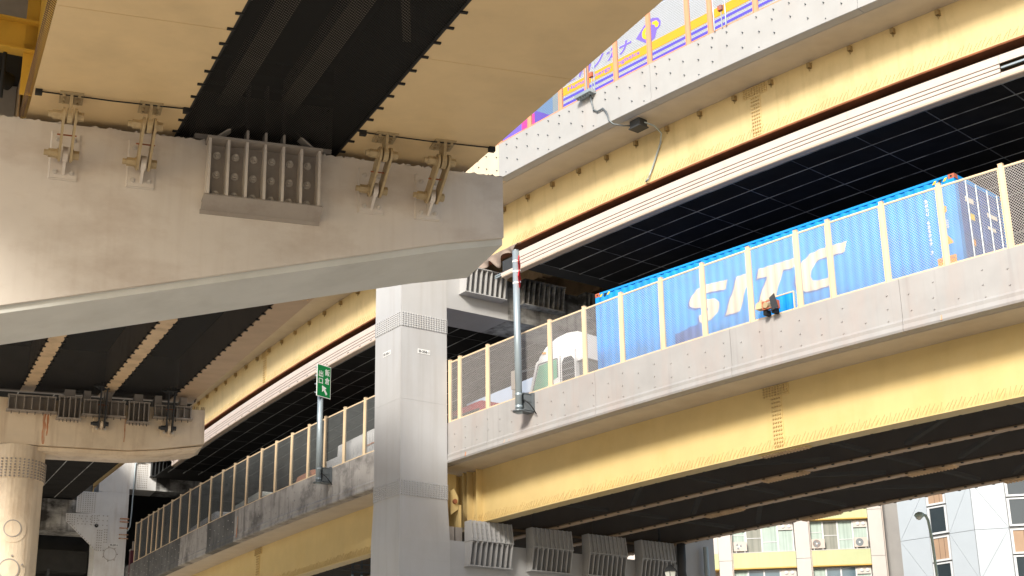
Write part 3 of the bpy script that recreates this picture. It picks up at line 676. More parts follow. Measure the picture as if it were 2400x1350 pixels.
wl = MB(); wl.box(A(-30.2, 112, 9.0), (2.0, 0.3, 9.0)); wl.box(A(-30.2, 112, 18.08), (2.1, 0.4, 0.08)); tag(obj('boundary_wall', wl, 'apt_wall'), 'pale wall glimpsed under the far left deck', 'wall')

# ------------------------------------------------------------------ rising ramp in front (local: t along the pier cap, r along the ramp)
TH, AZ = rad(19.34), rad(112.2)
RO = A(-0.121, 23.65, 0); RE = A(math.cos(TH), math.sin(TH), 0); RD = A(math.cos(AZ), math.sin(AZ), 0)
def Q(t, r, z): p = RO+RE*t+RD*r; return A(p[0], p[1], z)
def zs(r): return 12.12+0.09*r
def Qs(t, r, dz): return Q(t, r, zs(r)+dz)
def rprism(mb, poly, r0, r1):      # poly of (t, dz over soffit), extruded along the ramp
    return mb.loft([[Qs(t, r0, z) for t, z in poly], [Qs(t, r1, z) for t, z in poly]])
def RR(t0, t1, z0, z1): return [(t0, z0), (t1, z0), (t1, z1), (t0, z1)]
LL, LR, RL, RRt = -7.64, -5.39, -2.77, -0.54
# pier cap
cap = thing('ramp_pier', 'large cantilevered grey pier cap under the near ramp', 'pier', Q(-12.5, 0.9, 0))
def cz(t): return 10.88+0.2514*t
DP = 1.76
m = MB()
fr_ = [(0, 12.0), (-14.5, 12.0), (-14.5, cz(-14.5)), (-1.0, cz(-1.0)+0.02), (0, cz(0)-0.03)]
m.prism([Q(t, 0, z+ (0.06 if i > 1 else 0)) for i, (t, z) in enumerate(fr_)], RD*DP); obj('cap_beam', m, 'cap_paint', cap)
m = MB(); lo = [(0, cz(0)+0.03), (-1.0, cz(-1)+0.08), (-14.5, cz(-14.5)+0.06), (-14.5, cz(-14.5)-0.05), (-1.0, cz(-1)-0.03), (0, cz(0)-0.08)]
m.loft([[Q(t, r_, z) for t, z in lo] for r_ in (0.07, DP-0.02)])
obj('cap_underside', m, 'cap_under', cap)
m = MB(); m.loft([[Q(-13.8, 0.1, z), Q(-11.6, 0.1, z), Q(-11.6, 1.66, z), Q(-13.8, 1.66, z)] for z in (0, cz(-12.5))]); obj('column', m, 'cap_paint', cap)
rng = random.Random(3); flk = MB()      # flaking edge along the cap top
for i in range(90):
    t = -9*rng.random(); w_ = rng.uniform(0.03, 0.16); flk.prism([Q(t, -0.004, 12.0), Q(t+w_, -0.004, 12.0), Q(t+w_*0.6, -0.004, 12.0+rng.uniform(0.01, 0.035))], RD*0.3)
obj('flaking_edge', flk, 'cap_paint', cap, kind='stuff')
fc = Fr(Q(0, -0.001, 0), RE, A(-RE[1], RE[0], 0))
# ribbed bearing bracket in the middle
bk = MB(); b0, b1 = -4.92, -3.16
fc.bx(bk, b0, b1, -0.03, 0, 10.95, 11.95)
bk.prism([fc(b0-0.05, 0, 10.84), fc(b0-0.05, -0.32, 10.952), fc(b0-0.05, -0.34, 10.952), fc(b0-0.05, -0.02, 10.82)], RE*(b1-b0+0.10))
fc.bx(bk, b0-0.04, b1+0.04, -0.31, 0, 10.955, 10.985); fc.bx(bk, b0-0.03, b1+0.03, -0.32, 0, 11.93, 11.965); fc.bx(bk, b0-0.06, b1+0.06, -0.02, 0, 10.76, 10.83)
bko = obj('bearing_bracket', bk, 'rib_paint', cap)
for i in range(7):
    x = b0+0.015+(b1-b0-0.03)*i/6; q = MB(); fc.bx(q, x-0.02, x+0.02, -0.30, -0.031, 10.987, 11.928 if not 2 <= i <= 4 else 11.928); obj('rib', q, 'cap_paint', bko)
    if 2 <= i <= 4:
        q = MB(); fc.bx(q, x-0.02, x+0.02, -0.30, -0.05, 11.967, 12.95); obj('upright_rib', q, 'rib_paint', bko)
    if i < 6:
        xm = b0+0.015+(b1-b0-0.03)*(i+0.5)/6
        for z in (11.75, 11.42, 11.09):
            q = MB(); p = fc(xm, -0.031, z); q.cyl(p, p-fc.y*0.02, 0.062, 12); q.cyl(p-fc.y*0.02, p-fc.y*0.07, 0.045, 6); q.cyl(p-fc.y*0.07, p-fc.y*0.11, 0.026, 8); obj('anchor_bolt', q, 'bolt_paint', bko)
for sx, x in ((-1, b0+0.015+(b1-b0-0.03)*2/6), (1, b0+0.015+(b1-b0-0.03)*4/6)):
    q = MB(); q.prism([fc(x+sx*0.021, -0.28, 12.37), fc(x+sx*0.50, -0.28, 11.967), fc(x+sx*0.46, -0.28, 11.967), fc(x+sx*0.021, -0.28, 12.33)], fc.y*0.2); obj('gusset', q, 'rib_paint', bko)
# restrainer links
def link_device(t, label, fc=fc, zp0=11.08, zp1=11.84, up=(-0.90, 11.72), dn=(-0.26, 11.38), sof=lambda r: zs(r), mat='link_paint', base='cap_paint', k=1.0):
    th = thing('restrainer_link', label, 'bracket', fc(t, 0, zp0), 'restrainer links on the ramp piers')
    b = MB(); fc.bx(b, t-0.20, t+0.20, -0.035, -0.001, zp0, zp1); b.prism([fc(t-0.225, -0.001, zp0-0.02), fc(t-0.20, -0.035, zp0), fc(t-0.20, -0.035, zp1), fc(t-0.225, -0.001, zp1+0.02)], RE*0.004)
    fc.bx(b, t-0.2, t+0.2, -0.02, -0.001, zp0-0.02, zp0-0.001)
    bp = obj('base_plate', b, base, th)
    for sx in (-0.12, 0.12):
        for z in (zp0+0.10, zp1-0.12):
            q = MB(); p = fc(t+sx, -0.036, z); q.cyl(p, p-fc.y*0.015, 0.042, 10); q.cyl(p-fc.y*0.015, p-fc.y*0.05, 0.03, 6); q.cyl(p-fc.y*0.05, p-fc.y*0.075, 0.018, 8); obj('anchor_bolt', q, 'bolt_paint', bp)
    def disc(mb, x, y, z, r, h, n=20): p = fc(x-h/2, y, z); mb.cyl(p, p+RE*h, r, n)
    q = MB(); disc(q, t, dn[0], dn[1], 0.115, 0.075); q.prism([fc(t-0.022, -0.036, zp0+0.05), fc(t-0.022, dn[0]-0.02, dn[1]-0.12), fc(t-0.022, dn[0]-0.10, dn[1]), fc(t-0.022, -0.036, dn[1]+0.10)], RE*0.044); obj('lower_lug', q, base, th)
    zt = sof(up[0]); q = MB(); disc(q, t, up[0], up[1], 0.115, 0.075)
    q.prism([fc(t-0.022, up[0]-0.10, up[1]), fc(t-0.022, up[0]+0.10, up[1]), fc(t-0.022, up[0]+0.16, zt), fc(t-0.022, up[0]-0.16, zt)], RE*0.044); obj('upper_lug', q, mat, th)
    q = MB(); fc.bx(q, t-0.17, t+0.17, up[0]-0.20, up[0]+0.20, zt-0.035, zt-0.004)
    for sx in (-0.11, 0.11):
        for sy in (-0.13, 0, 0.13): p = fc(t+sx, up[0]+sy, zt-0.036); q.cyl(p, p-UZ*0.03, 0.024, 6)
    obj('soffit_plate', q, mat, th)
    a, b_ = A(up[0], up[1]), A(dn[0], dn[1]); d = (b_-a)/np.linalg.norm(b_-a); n_ = A(-d[1], d[0]); R = 0.12
    out = []
    for i in range(13): th_ = math.pi*i/12; v = a + R*(-d*math.sin(th_)+n_*math.cos(th_)); out.append(v)
    for i in range(13): th_ = math.pi*i/12; v = b_ + R*(d*math.sin(th_)-n_*math.cos(th_)); out.append(v)
    for sx in (-1, 1):
        q = MB(); x = t+sx*0.085; q.prism([fc(x-0.018, v[0], v[1]) for v in out], RE*0.036); obj('link_plate', q, mat, th)
    for y, z in (up, dn):
        q = MB(); p = fc(t, y, z)
        q.cyl(p-RE*0.104, p-RE*0.125, 0.085, 16); q.cyl(p-RE*0.125, p-RE*0.25, 0.068, 6); q.cyl(p-RE*0.25, p-RE*0.31, 0.045, 12); obj('pin_nut', q, mat, th); q = MB()
        q.cyl(p+RE*0.104, p+RE*0.12, 0.085, 16); q.cyl(p+RE*0.12, p+RE*0.20, 0.068, 6)
        obj('pin_nut', q, mat, th)
    q = MB(); mid = (a+b_)/2; q.cyl(fc(t-0.15, mid[0], mid[1]), fc(t+0.13, mid[0], mid[1]), 0.012, 6); obj('tie_rod', q, 'rust', th)
for t, l in ((-7.05, 'leftmost pinned restrainer link on the near pier cap'), (-5.90, 'pinned restrainer link just left of the ribbed bracket on the near cap'),
             (-2.26, 'pinned restrainer link just right of the ribbed bracket on the near cap'), (-1.31, 'rightmost pinned restrainer link near the end of the near cap')):
    link_device(t, l)

# near span: two tan box girders with black net between
na = thing('near_ramp_span', 'near ramp span of two tan box girders overhead with black netting between', 'viaduct', Qs(-4, -6, 0))
R0, R1 = -40.0, 0.55
for a, b in ((LL, LR), (RL, RRt)):
    m = MB(); rprism(m, RR(a, b, 0, 0.03), R0, R1); bx_ = obj('box_soffit', m, 'tan_paint', na)
    m = MB(); rprism(m, RR(a, a+0.03, 0.031, 1.7), R0, R1); obj('box_web', m, 'yellow_deep' if a == LL else 'dark_metal', na)  # webs facing the gap are near-black: its shade put into the colour
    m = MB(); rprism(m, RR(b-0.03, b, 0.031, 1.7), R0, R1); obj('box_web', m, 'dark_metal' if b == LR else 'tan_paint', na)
    m = MB(); m.tube([Qs(a+0.06, -1.00, -0.02), Qs((a+b)/2, -1.02, -0.035), Qs(b-0.04, -1.04, -0.02)], 0.011, 6); obj('cable', m, 'black_rubber', na)
    for t in (a+0.07, b-0.04): m = MB(); m.box(Qs(t, -1.02, -0.03), (0.05, 0.04, 0.05), (RE, RD, UZ)); obj('cable_clip', m, 'black_rubber', na)
m = MB(); rprism(m, RR(-12.9, LR-0.031, 1.701, 1.95), R0, R1); obj('deck_slab', m, 'concrete', na)  # left overhang widened out of view to shade the pier cap
m = MB(); rprism(m, RR(LR-0.03, 0.8, 1.701, 1.95), R0, R1); obj('deck_slab', m, 'dark_soffit', na)  # slab over the gap coloured near-black for the shade there
for a, b in ((LL, LR), (RL, RRt)):
    for r in (-4.1, -9.6):
        m = MB(); rprism(m, RR(a+0.02, b-0.02, -0.005, -0.001), r, r+0.018); obj('weld_bead', m, 'tan_paint', na)
m = MB(); rprism(m, RR(LL+0.05, 0.1, 1.2, 2.6), 0.565, 0.75); obj('joint_wall', m, 'dark_metal', na)
m = MB(); rprism(m, RR(LL, LL+0.03, 0.031, 1.39), 0.56, 2.4); obj('box_web', m, 'yellow_deep', na)
m = MB(); rprism(m, RR(0.55, 0.8, 1.951, 2.9), R0, R1); obj('parapet', m, 'parapet_up', na)
m = MB(); rprism(m, RR(-12.9, -12.65, 1.951, 2.9), R0, R1); obj('parapet', m, 'parapet_up', na)
for r in (-0.6, -5.0, -9.4, -13.8):      # side bracket beams on the left web
    m = MB(); m.loft([[Qs(LL-0.003, r+a, b) for a, b in ((-0.14, 0.72), (0.14, 0.72), (0.14, 0.75), (0.02, 0.76), (0.02, 1.2), (0.14, 1.2), (0.14, 1.24), (-0.14, 1.24), (-0.14, 1.2), (-0.02, 1.2), (-0.02, 0.76), (-0.14, 0.75))],
                      [Qs(-11.3, r+a, b+0.25) for a, b in ((-0.14, 0.72), (0.14, 0.72), (0.14, 0.75), (0.02, 0.76), (0.02, 1.2), (0.14, 1.2), (0.14, 1.24), (-0.14, 1.24), (-0.14, 1.2), (-0.02, 1.2), (-0.02, 0.76), (-0.14, 0.75))]])
    obj('side_bracket', m, 'yellow_deep', na)
    m = MB(); rprism(m, RR(LL-0.18, LL-0.003, 0.05, 1.69), r-0.02, r+0.02); obj('web_stiffener', m, 'yellow_deep', na)
sp = MB(); r = -14
while r < 0.4:      # coiled bird spikes along the left edge
    p = [Qs(LL-0.05, r, -0.01), Qs(LL-0.11, r+0.02, 0.04), Qs(LL-0.06, r+0.05, 0.09), Qs(LL+0.0, r+0.03, 0.03)]; sp.tube(p, 0.009, 3); r += 0.07
obj('bird_spikes', sp, 'spike_brown', na, kind='stuff')
# structure above the net
m = MB(); rprism(m, RR(LR+0.05, RL-0.05, 0.55, 1.1), -5.55, -5.15); obj('cross_beam', m, 'brace_paint', na)
m = MB(); rprism(m, RR(LR+0.05, RL-0.05, 0.55, 0.59), -5.7, -5.0); obj('cross_beam_flange', m, 'brace_paint', na)
for t in (-4.62, -3.68):
    m = MB(); rprism(m, RR(t-0.16, t+0.16, 0.62, 0.66), -4.98, 0.2); rprism(m, RR(t-0.02, t+0.02, 0.661, 1.2), -4.98, 0.2); obj('stringer', m, 'brace_paint', na)
for a, b in (((LR+0.05, -4.0), (-4.75, -5.0)), ((RL-0.05, -3.6), (-3.3, -5.0))):
    p, q = Qs(a[0], a[1], 0.5), Qs(b[0], b[1], 0.5); d = q-p; L_ = np.linalg.norm(d); d /= L_; m = MB(); m.box((p+q)/2, (L_/2, 0.06, 0.05), (d, np.cross(UZ, d)/np.linalg.norm(np.cross(UZ, d)), np.cross(d, np.cross(UZ, d)/np.linalg.norm(np.cross(UZ, d))))); obj('knee_brace', m, 'brace_paint', na)
for t0, t1 in ((-5.1, -4.6), (-3.4, -2.9)):
    m = MB(); rprism(m, RR(t0, t1, -0.05, 0.5), 0.1, 0.7); obj('stopper_block', m, 'rib_paint', na)
def wire_net(P, t0, t1, r0, r1, pitch, wr):
    mb = MB(); st = pitch*math.sqrt(2); wd, ln = t1-t0, r1-r0; n = int((wd+ln)/st)+1
    for sg in (1, -1):
        for i in range(n):
            x0 = -ln+i*st if sg > 0 else i*st
            lo_, hi_ = 0, 1e9
            for p, d, mx in ((x0, sg*0.7071, wd), (0, 0.7071, ln)):
                a, b = (0-p)/d, (mx-p)/d
                if a > b: a, b = b, a
                lo_ = max(lo_, a); hi_ = min(hi_, b)
            if hi_-lo_ < 0.01: continue
            v = []
            for tt in (lo_, hi_):
                x, y = x0+sg*0.7071*tt, 0.7071*tt
                for ox, oy in ((0.7071*wr, -sg*0.7071*wr), (-0.7071*wr, sg*0.7071*wr)): v.append(P(t0+x+ox, r0+y+oy, 0.002*sg))
            mb.add(v, [(0, 1, 3, 2)])
    return mb
obj('bird_net', wire_net(lambda t, r, z: Qs(t, r, 0.035+z), LR-0.02, RL+0.02, -13, 0.5, 0.042, 0.0105), 'net_wire', na, kind='stuff', fix=False)
m = MB(); s = MB()
r = -13.0
while r < 0.5:
    for t, sg in ((LR, -1), (RL, 1)):
        m.box(Qs(t+sg*0.02, r, -0.012), (0.055, 0.022, 0.014), (RE, RD, UZ))
    r += 0.52
obj('net_clip', m, 'black_rubber', na, kind='stuff')
m = MB()
for t in (LR+0.015, RL-0.015): m = MB(); m.tube([Qs(t, -13, 0.01), Qs(t, 0.5, 0.01)], 0.022, 6); obj('net_rope', m, 'black_rubber', na)
# black drain pipe at the very left of the near cap
bp = thing('black_drain_pipe', 'black drain pipe elbow left of the yellow web above the near cap', 'pipe', Q(-8.4, -0.4, 12.3))
m = MB(); m.tube([Q(-8.42, -0.5, 13.3), Q(-8.42, -0.5, 12.75), Q(-8.39, -0.48, 12.62), Q(-8.30, -0.42, 12.54), Q(-8.18, -0.35, 12.5), Q(-7.95, -0.2, 12.48)], 0.13, 14); obj('elbow', m, 'black_rubber', bp, smooth=True)
m = MB(); m.cyl(Q(-8.42, -0.5, 13.0), Q(-8.42, -0.5, 12.78), 0.155, 14); m.cyl(Q(-8.42, -0.5, 13.3), Q(-8.42, -0.5, 13.2), 0.17, 14); obj('collar', m, 'black_rubber', bp, smooth=False)
m = MB(); m.tube([Q(-8.7, -0.6, 13.32), Q(-8.3, -0.6, 13.30), Q(-8.12, -0.55, 13.15), Q(-8.07, -0.5, 12.9), Q(-8.07, -0.45, 12.1)], 0.032, 8); obj('hose', m, 'black_rubber', bp, smooth=True)

# middle span: three plate girders over black netting
mi = thing('middle_ramp_span', 'ramp span behind the near cap with narrow tan girder flanges over black netting', 'viaduct', Qs(-4, 12, 0))
MR0, MR1 = 1.95, 23.9
RD2 = A(math.cos(rad(112.7)), math.sin(rad(112.7)), 0)
def Q2(t, r, dz): p = RO+RE*t+RD2*r; return A(p[0], p[1], zs(r)+dz)
def r2prism(mb, poly, r0, r1): return mb.loft([[Q2(t, r0, z) for t, z in poly], [Q2(t, r1, z) for t, z in poly]])
GT = (-7.67, -5.43, -3.19, -1.01)
for t in GT:
    hw = 0.19 if t < -1.5 else 0.26; hr = hw if t < -1.5 else 0.42
    m = MB(); r2prism(m, [(t-hw, 0), (t+hr, 0), (t+hr, 0.03), (t+0.012, 0.03), (t+0.012, 1.4), (t-0.012, 1.4), (t-0.012, 0.03), (t-hw, 0.03)], MR0, MR1); obj('plate_girder', m, 'tan_flange' if t < -1.5 else 'flange_brown', mi)
m = MB(); r2prism(m, RR(-11.5, 0.1, 1.41, 1.65), 0.56, 26.0); obj('deck_slab', m, 'dark_soffit', mi)
m = MB(); r2prism(m, RR(-7.5, -0.5, 0.02, 1.40), 1.60, 1.90); obj('end_diaphragm', m, 'rib_paint', mi)
m = MB(); r2prism(m, RR(-13, -7.7, -0.3, 1.40), 2.5, 2.8); obj('end_diaphragm', m, 'concrete', mi)
m = MB(); r2prism(m, RR(-11.3, -0.5, 0.02, 1.40), 23.95, 24.2); obj('end_diaphragm', m, 'rib_paint', mi)
m = MB(); r2prism(m, RR(-0.15, 0.1, 1.651, 4.3), MR0, 26.0); obj('shade_barrier', m, 'parapet_up', mi)  # unseen tall barrier added to cast shade on the lower deck
for a, b in zip(GT[:-1], GT[1:]):
    m = MB(); m.add([Q2(a+0.16, MR0, 0.045), Q2(b-0.16, MR0, 0.045), Q2(b-0.16, MR1, 0.045), Q2(a+0.16, MR1, 0.045)], [(0, 1, 2, 3)]); obj('bird_net', m, 'net_black', mi, fix=False)
m = MB()
for t in GT[1:]:
    hw = 0.19 if t < -1.5 else 0.26
    for sg in (-1, 1):
        if sg > 0 and t > -1.5: continue
        r = 6.0
        while r < 23.3: m.box(Q2(t+sg*(hw+0.015), r, -0.005), (0.05, 0.03, 0.02), (RE, RD, UZ)); r += 0.62
obj('net_clip', m, 'black_rubber', mi, kind='stuff')
m = MB(); r2prism(m, RR(-1.2, -0.65, -0.03, -0.001), 8.6, 9.9); fco = obj('flange_cover', m, 'flange_brown', mi)
q = MB()
for i in range(12):
    for j in range(5): p = Q2(-1.12+0.1*j, 8.7+0.1*i, -0.031); q.cyl(p, p-UZ*0.025, 0.022, 6)
obj('cover_bolts', q, 'tan_flange', fco, kind='stuff')

# round pier behind
C2 = A(-9.32, 44.77, 0)
f2c = Fr(C2, RE, A(-RE[1], RE[0], 0))
rp = thing('round_pier', 'beige round steel pier column with crosshead at lower left', 'pier', f2c(-5.3, 0.65, 0))
m = MB(); m.prism([f2c(t, 0, z) for t, z in ((0, 13.82), (-10.5, 13.82), (-10.5, 12.45), (-2.2, 12.47), (-1.3, 12.56), (0.02, 12.79))], f2c.y*1.25); obj('crosshead', m, 'cap_tan', rp)
m = MB(); m.loft([[f2c(t, y, z) for t, z in ((0.0, 12.74), (-1.3, 12.54), (-2.2, 12.45), (-10.4, 12.43), (-10.4, 12.30), (-2.2, 12.34), (-1.3, 12.43), (-0.25, 12.60))] for y in (0.12, 1.2)]); obj('crosshead_underside', m, 'cap_tan', rp)
m = MB(); m.cyl(f2c(-5.3, 0.72, 0), f2c(-5.3, 0.72, 12.44), 0.84, 48); obj('column', m, 'cap_tan', rp, smooth=False)
for p in rp.children[-1].data.polygons: p.use_smooth = len(p.vertices) == 4
m = MB(); m.cyl(f2c(-5.3, 0.72, 11.46), f2c(-5.3, 0.72, 12.04), 0.862, 48); bo = obj('splice_band', m, 'cap_tan', rp)
q = MB()
for i in range(44):
    t = 2*math.pi*i/44
    for j in range(7):
        nrm = math.cos(t)*f2c.x+math.sin(t)*f2c.y; p = f2c(-5.3, 0.72, 11.50+0.083*j)+nrm*0.86; q.cyl(p, p+nrm*0.035, 0.027, 6)
obj('band_bolts', q, 'rib_paint', bo, kind='stuff')
camdir = (A(0, 0, 0)-f2c(-5.3, 0.72, 0)); camdir[2] = 0; camdir /= np.linalg.norm(camdir); side = np.cross(UZ, camdir)
hd = camdir*math.cos(0.12)+side*math.sin(0.12)
ang0 = math.atan2(hd[1], hd[0])
def onc(rho, phi, zc, rr):
    th_ = ang0+rho*math.cos(phi)/0.84; return f2c(-5.3, 0.72, zc+rho*math.sin(phi))*A(1, 1, 1)+A(math.cos(th_), math.sin(th_), 0)*rr
def cdisc(zc, r0, r1, h):
    mb = MB(); n = 40; rings = [(r0, 0.836), (r0, 0.84+h), ((r0+r1)/2, 0.84+h), (r1, 0.84+h), (r1, 0.836)]
    v = [onc(ro, 2*math.pi*i/n, zc, rr) for ro, rr in rings for i in range(n)]
    mb.add(v, [(k*n+i, k*n+(i+1) % n, (k+1)*n+(i+1) % n, (k+1)*n+i) for k in range(4) for i in range(n)]); return mb
for z, r_ in ((10.0, 0.40), (8.86, 0.47)):
    ho = obj('inspection_hatch', cdisc(z, 0.01, r_, 0.012), 'cap_tan', rp)
    obj('hatch_ring', cdisc(z, r_*0.55, r_*0.62, 0.022), 'rib_paint', ho)
    for i in range(6):
        p_ = onc(r_*0.8, 2*math.pi*i/6+0.4, z, 0.852); n_ = p_-f2c(-5.3, 0.72, p_[2]); n_ /= np.linalg.norm(n_)
        if z < 9: q = MB(); q.cyl(p_, p_+n_*0.03, 0.03, 6); obj('hatch_bolt', q, 'rib_paint', ho)
for a0, a1, z0, z1, nr, d_ in ((-5.65, -4.33, 13.42, 13.84, 7, 0.22), (-4.25, -3.62, 13.26, 13.88, 5, 0.26), (-3.55, -2.36, 13.42, 13.84, 7, 0.22), (-2.26, -1.66, 13.28, 13.85, 5, 0.26), (-1.5, -0.42, 13.48, 13.82, 6, 0.2)):
    o = rib_bracket(rp, Fr(f2c(0, -0.002, 0), f2c.x, f2c.y), a0, a1, z0, z1, d_, d_, nr, 'rib_paint')
    q = MB(); n = 6
    for i in range(n): x = a0+(a1-a0)*(i+0.5)/n; q.cyl(f2c(x, -d_*0.7, z0-0.03), f2c(x, -d_*0.7, z0-0.11), 0.012, 5)
    obj('bolt_tails', q, 'dark_metal', o, kind='stuff')
for a0, a1 in ((-4.1, -3.8), (-2.1, -1.85), (-2.95, -2.75), (-3.55, -3.35), (-1.5, -1.3), (-0.75, -0.55)):
    q = MB(); f2c.bx(q, a0, a1, -0.1, 0.6, 13.9, 14.15); obj('bearing_block', q, 'rib_paint', rp)
for t, w_, zl in ((-4.60, 0.05, 12.5), (-4.50, 0.03, 12.75), (-6.02, 0.05, 12.5), (-2.31, 0.02, 12.7)):
    rr_ = random.Random(int(-t*100)); L1 = []; L2 = []
    for i in range(9):
        z = 13.42-(13.42-zl)*i/8; L1.append(f2c(t-w_*rr_.uniform(0.3, 1.2), -0.001, z)); L2.append(f2c(t+w_*rr_.uniform(0.3, 1.2), -0.001, z))
    q = MB(); q.prism(L1+L2[::-1], -f2c.y*0.003); obj('rust_streak', q, 'rust_stain', rp)
q = MB(); s_ = random.Random(5)
for i in range(26): x = -0.42*s_.random(); q.tube([f2c(x, 0.05, 13.82), f2c(x+0.01, 0.05, 13.93)], 0.005, 3)
obj('bird_spikes', q, 'spike_brown', rp, kind='stuff')
for t, l in ((-3.0, 'dark restrainer link left of the crosshead end on the round pier'), (-1.05, 'dark restrainer link at the tip of the round pier crosshead')):
    link_device(t, l, fc=f2c, zp0=12.95, zp1=13.35, up=(-0.5, 14.22), dn=(-0.2, 13.15), sof=lambda r: 14.19, mat='dark_metal', base='cap_tan')
# far ramp span with panelled underside
fa = thing('far_ramp_span', 'dark panelled underside of the ramp beyond the round pier', 'viaduct', f2c(-4, 12, 14))
e0, e1 = A(-9.9, 46.2, 14.5), A(-23.0, 79.0, 18.55)
d_ = e1-e0; L_ = np.linalg.norm(d_[:2]); dh = A(d_[0]/L_, d_[1]/L_, 0); sl_ = d_[2]/L_; side = A(-dh[1], dh[0], 0)
def Q3(a, b, dz): return e0 + dh*a + side*b + UZ*(sl_*a+dz)
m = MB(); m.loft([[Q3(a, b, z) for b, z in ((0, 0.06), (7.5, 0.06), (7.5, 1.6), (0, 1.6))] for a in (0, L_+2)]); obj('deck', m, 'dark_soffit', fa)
m = MB(); m.loft([[Q3(a, b, z) for b, z in ((0, 1.601), (0.2, 1.601), (0.2, 4.3), (0, 4.3))] for a in (0, L_+2)]); obj('shade_barrier', m, 'parapet_up', fa)  # unseen barrier continued here, height added for its shade
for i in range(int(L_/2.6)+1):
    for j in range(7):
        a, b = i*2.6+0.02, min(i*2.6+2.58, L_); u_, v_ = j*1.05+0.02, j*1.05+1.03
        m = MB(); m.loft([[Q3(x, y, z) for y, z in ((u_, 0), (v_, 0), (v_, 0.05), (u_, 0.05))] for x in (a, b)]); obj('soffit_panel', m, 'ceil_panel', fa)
for j in range(1, 7):
    m = MB(); m.loft([[Q3(x, y, z) for y, z in ((j*1.05-0.018, -0.01), (j*1.05+0.018, -0.01), (j*1.05+0.018, 0.05), (j*1.05-0.018, 0.05))] for x in (0, L_)]); obj('joint_strip', m, 'joint_strip', fa)

# ------------------------------------------------------------------ things on the lower deck
CF = Fr(A(2.5195, 43.9752, 0), A(0.70362, -0.71058, 0), A(0.71058, 0.70362, 0))     # x to the container's doors, y inward
ROADZ = 12.93
ct = thing('shipping_container', 'blue corrugated shipping container with large white letters behind the mesh fence', 'container', CF(6, 1.2, 14.1))
CL, CWD, CZ0, CZ1 = 12.19, 2.44, 14.10, 17.0
def corr(x):
    p = (x-0.22) % 0.278
    if p < 0.07: return 0.0
    if p < 0.139: return 0.028*(p-0.07)/0.069
    if p < 0.209: return 0.028
    return 0.028*(1-(p-0.209)/0.069)
brk = [0.16]
x = 0.22
while x < CL-0.2:
    for b in (0, 0.07, 0.139, 0.209):
        if 0.16 < x+b < CL-0.16: brk.append(x+b)
    x += 0.278
brk.append(CL-0.16)
m = MB(); v = []
for x in brk: v += [CF(x, 0.012+corr(x), CZ0+0.16), CF(x, 0.012+corr(x), CZ1-0.06)]
m.add(v, [(2*i, 2*i+2, 2*i+3, 2*i+1) for i in range(len(brk)-1)]); obj('side_wall', m, 'cont_blue', ct, fix=False)
m = MB(); CF.bx(m, 0.1, CL-0.1, 0.07, CWD-0.01, CZ0+0.1, CZ1-0.03); obj('body', m, 'cont_dark', ct)
m = MB(); CF.bx(m, 0.17, CL-0.17, 0.0, 0.06, CZ1-0.06, CZ1); obj('top_rail', m, 'cont_blue', ct)
m = MB(); CF.bx(m, 0.17, CL-0.17, 0.0, 0.06, CZ0, CZ0+0.16); obj('bottom_rail', m, 'cont_blue', ct)
for x in (0, CL-0.16):
    for y in (0, CWD-0.16):
        m = MB(); CF.bx(m, x, x+0.16, y, y+0.16, CZ0+0.12, CZ1-0.125); obj('corner_post', m, 'cont_blue', ct)
        for z in (CZ0, CZ1-0.12):
            m = MB(); CF.bx(m, x-0.003, x+0.175, y-0.003, y+0.165, z, z+0.12); co = obj('corner_casting', m, 'cont_rust', ct)
            if y == 0: m = MB(); m.cyl(CF(x+0.085, -0.0035, z+0.06), CF(x+0.085, -0.006, z+0.06), 0.03, 10); obj('casting_hole', m, 'ink', co)
for x0, sg in ((0.17, 1), (CL-0.62, 1)):
    for i in range(3):
        m = MB(); a = x0+0.15*i; m.prism([CF(a, -0.004, CZ1-0.14), CF(a+0.07, -0.004, CZ1-0.14), CF(a+0.14, -0.004, CZ1-0.06), CF(a+0.07, -0.004, CZ1-0.06)], CF.y*0.003); obj('hazard_stripe', m, 'hazard_yellow' if i % 2 == 0 else 'ink', ct)
# rear doors
DF = Fr(CF(CL, 0, 0), CF.y, -CF.x)       # x across the doors, y into the box
for k in range(2):
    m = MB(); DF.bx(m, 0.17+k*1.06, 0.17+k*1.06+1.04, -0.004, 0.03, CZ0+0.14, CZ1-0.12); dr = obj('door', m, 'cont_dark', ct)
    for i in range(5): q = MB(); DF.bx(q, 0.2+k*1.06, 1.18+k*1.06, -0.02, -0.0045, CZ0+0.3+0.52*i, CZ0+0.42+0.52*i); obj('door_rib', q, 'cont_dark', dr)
    for i in range(2):
        q = MB(); xx = 0.17+k*1.06+0.28+0.5*i; q.cyl(DF(xx, -0.06, CZ0+0.06), DF(xx, -0.06, CZ1-0.08), 0.022, 8); obj('locking_rod', q, 'galv', dr)
m = MB(); DF.bx(m, 0.17, CWD-0.17, -0.01, 0.1, CZ1-0.115, CZ1-0.002); obj('door_header', m, 'cont_blue', ct)
for x, z, w_, h, mt in ((0.55, 15.9, 0.22, 0.16, 'hazard_yellow'), (0.5, 15.2, 0.16, 0.16, 'hazard_orange'), (1.45, 16.2, 0.5, 0.12, 'white_text'), (0.4, 16.35, 0.4, 0.14, 'white_text'), (1.4, 15.85, 0.4, 0.09, 'white_text')):
    m = MB(); DF.bx(m, x, x+w_, -0.026, -0.0215, z, z+h); obj('door_decal', m, mt, ct)
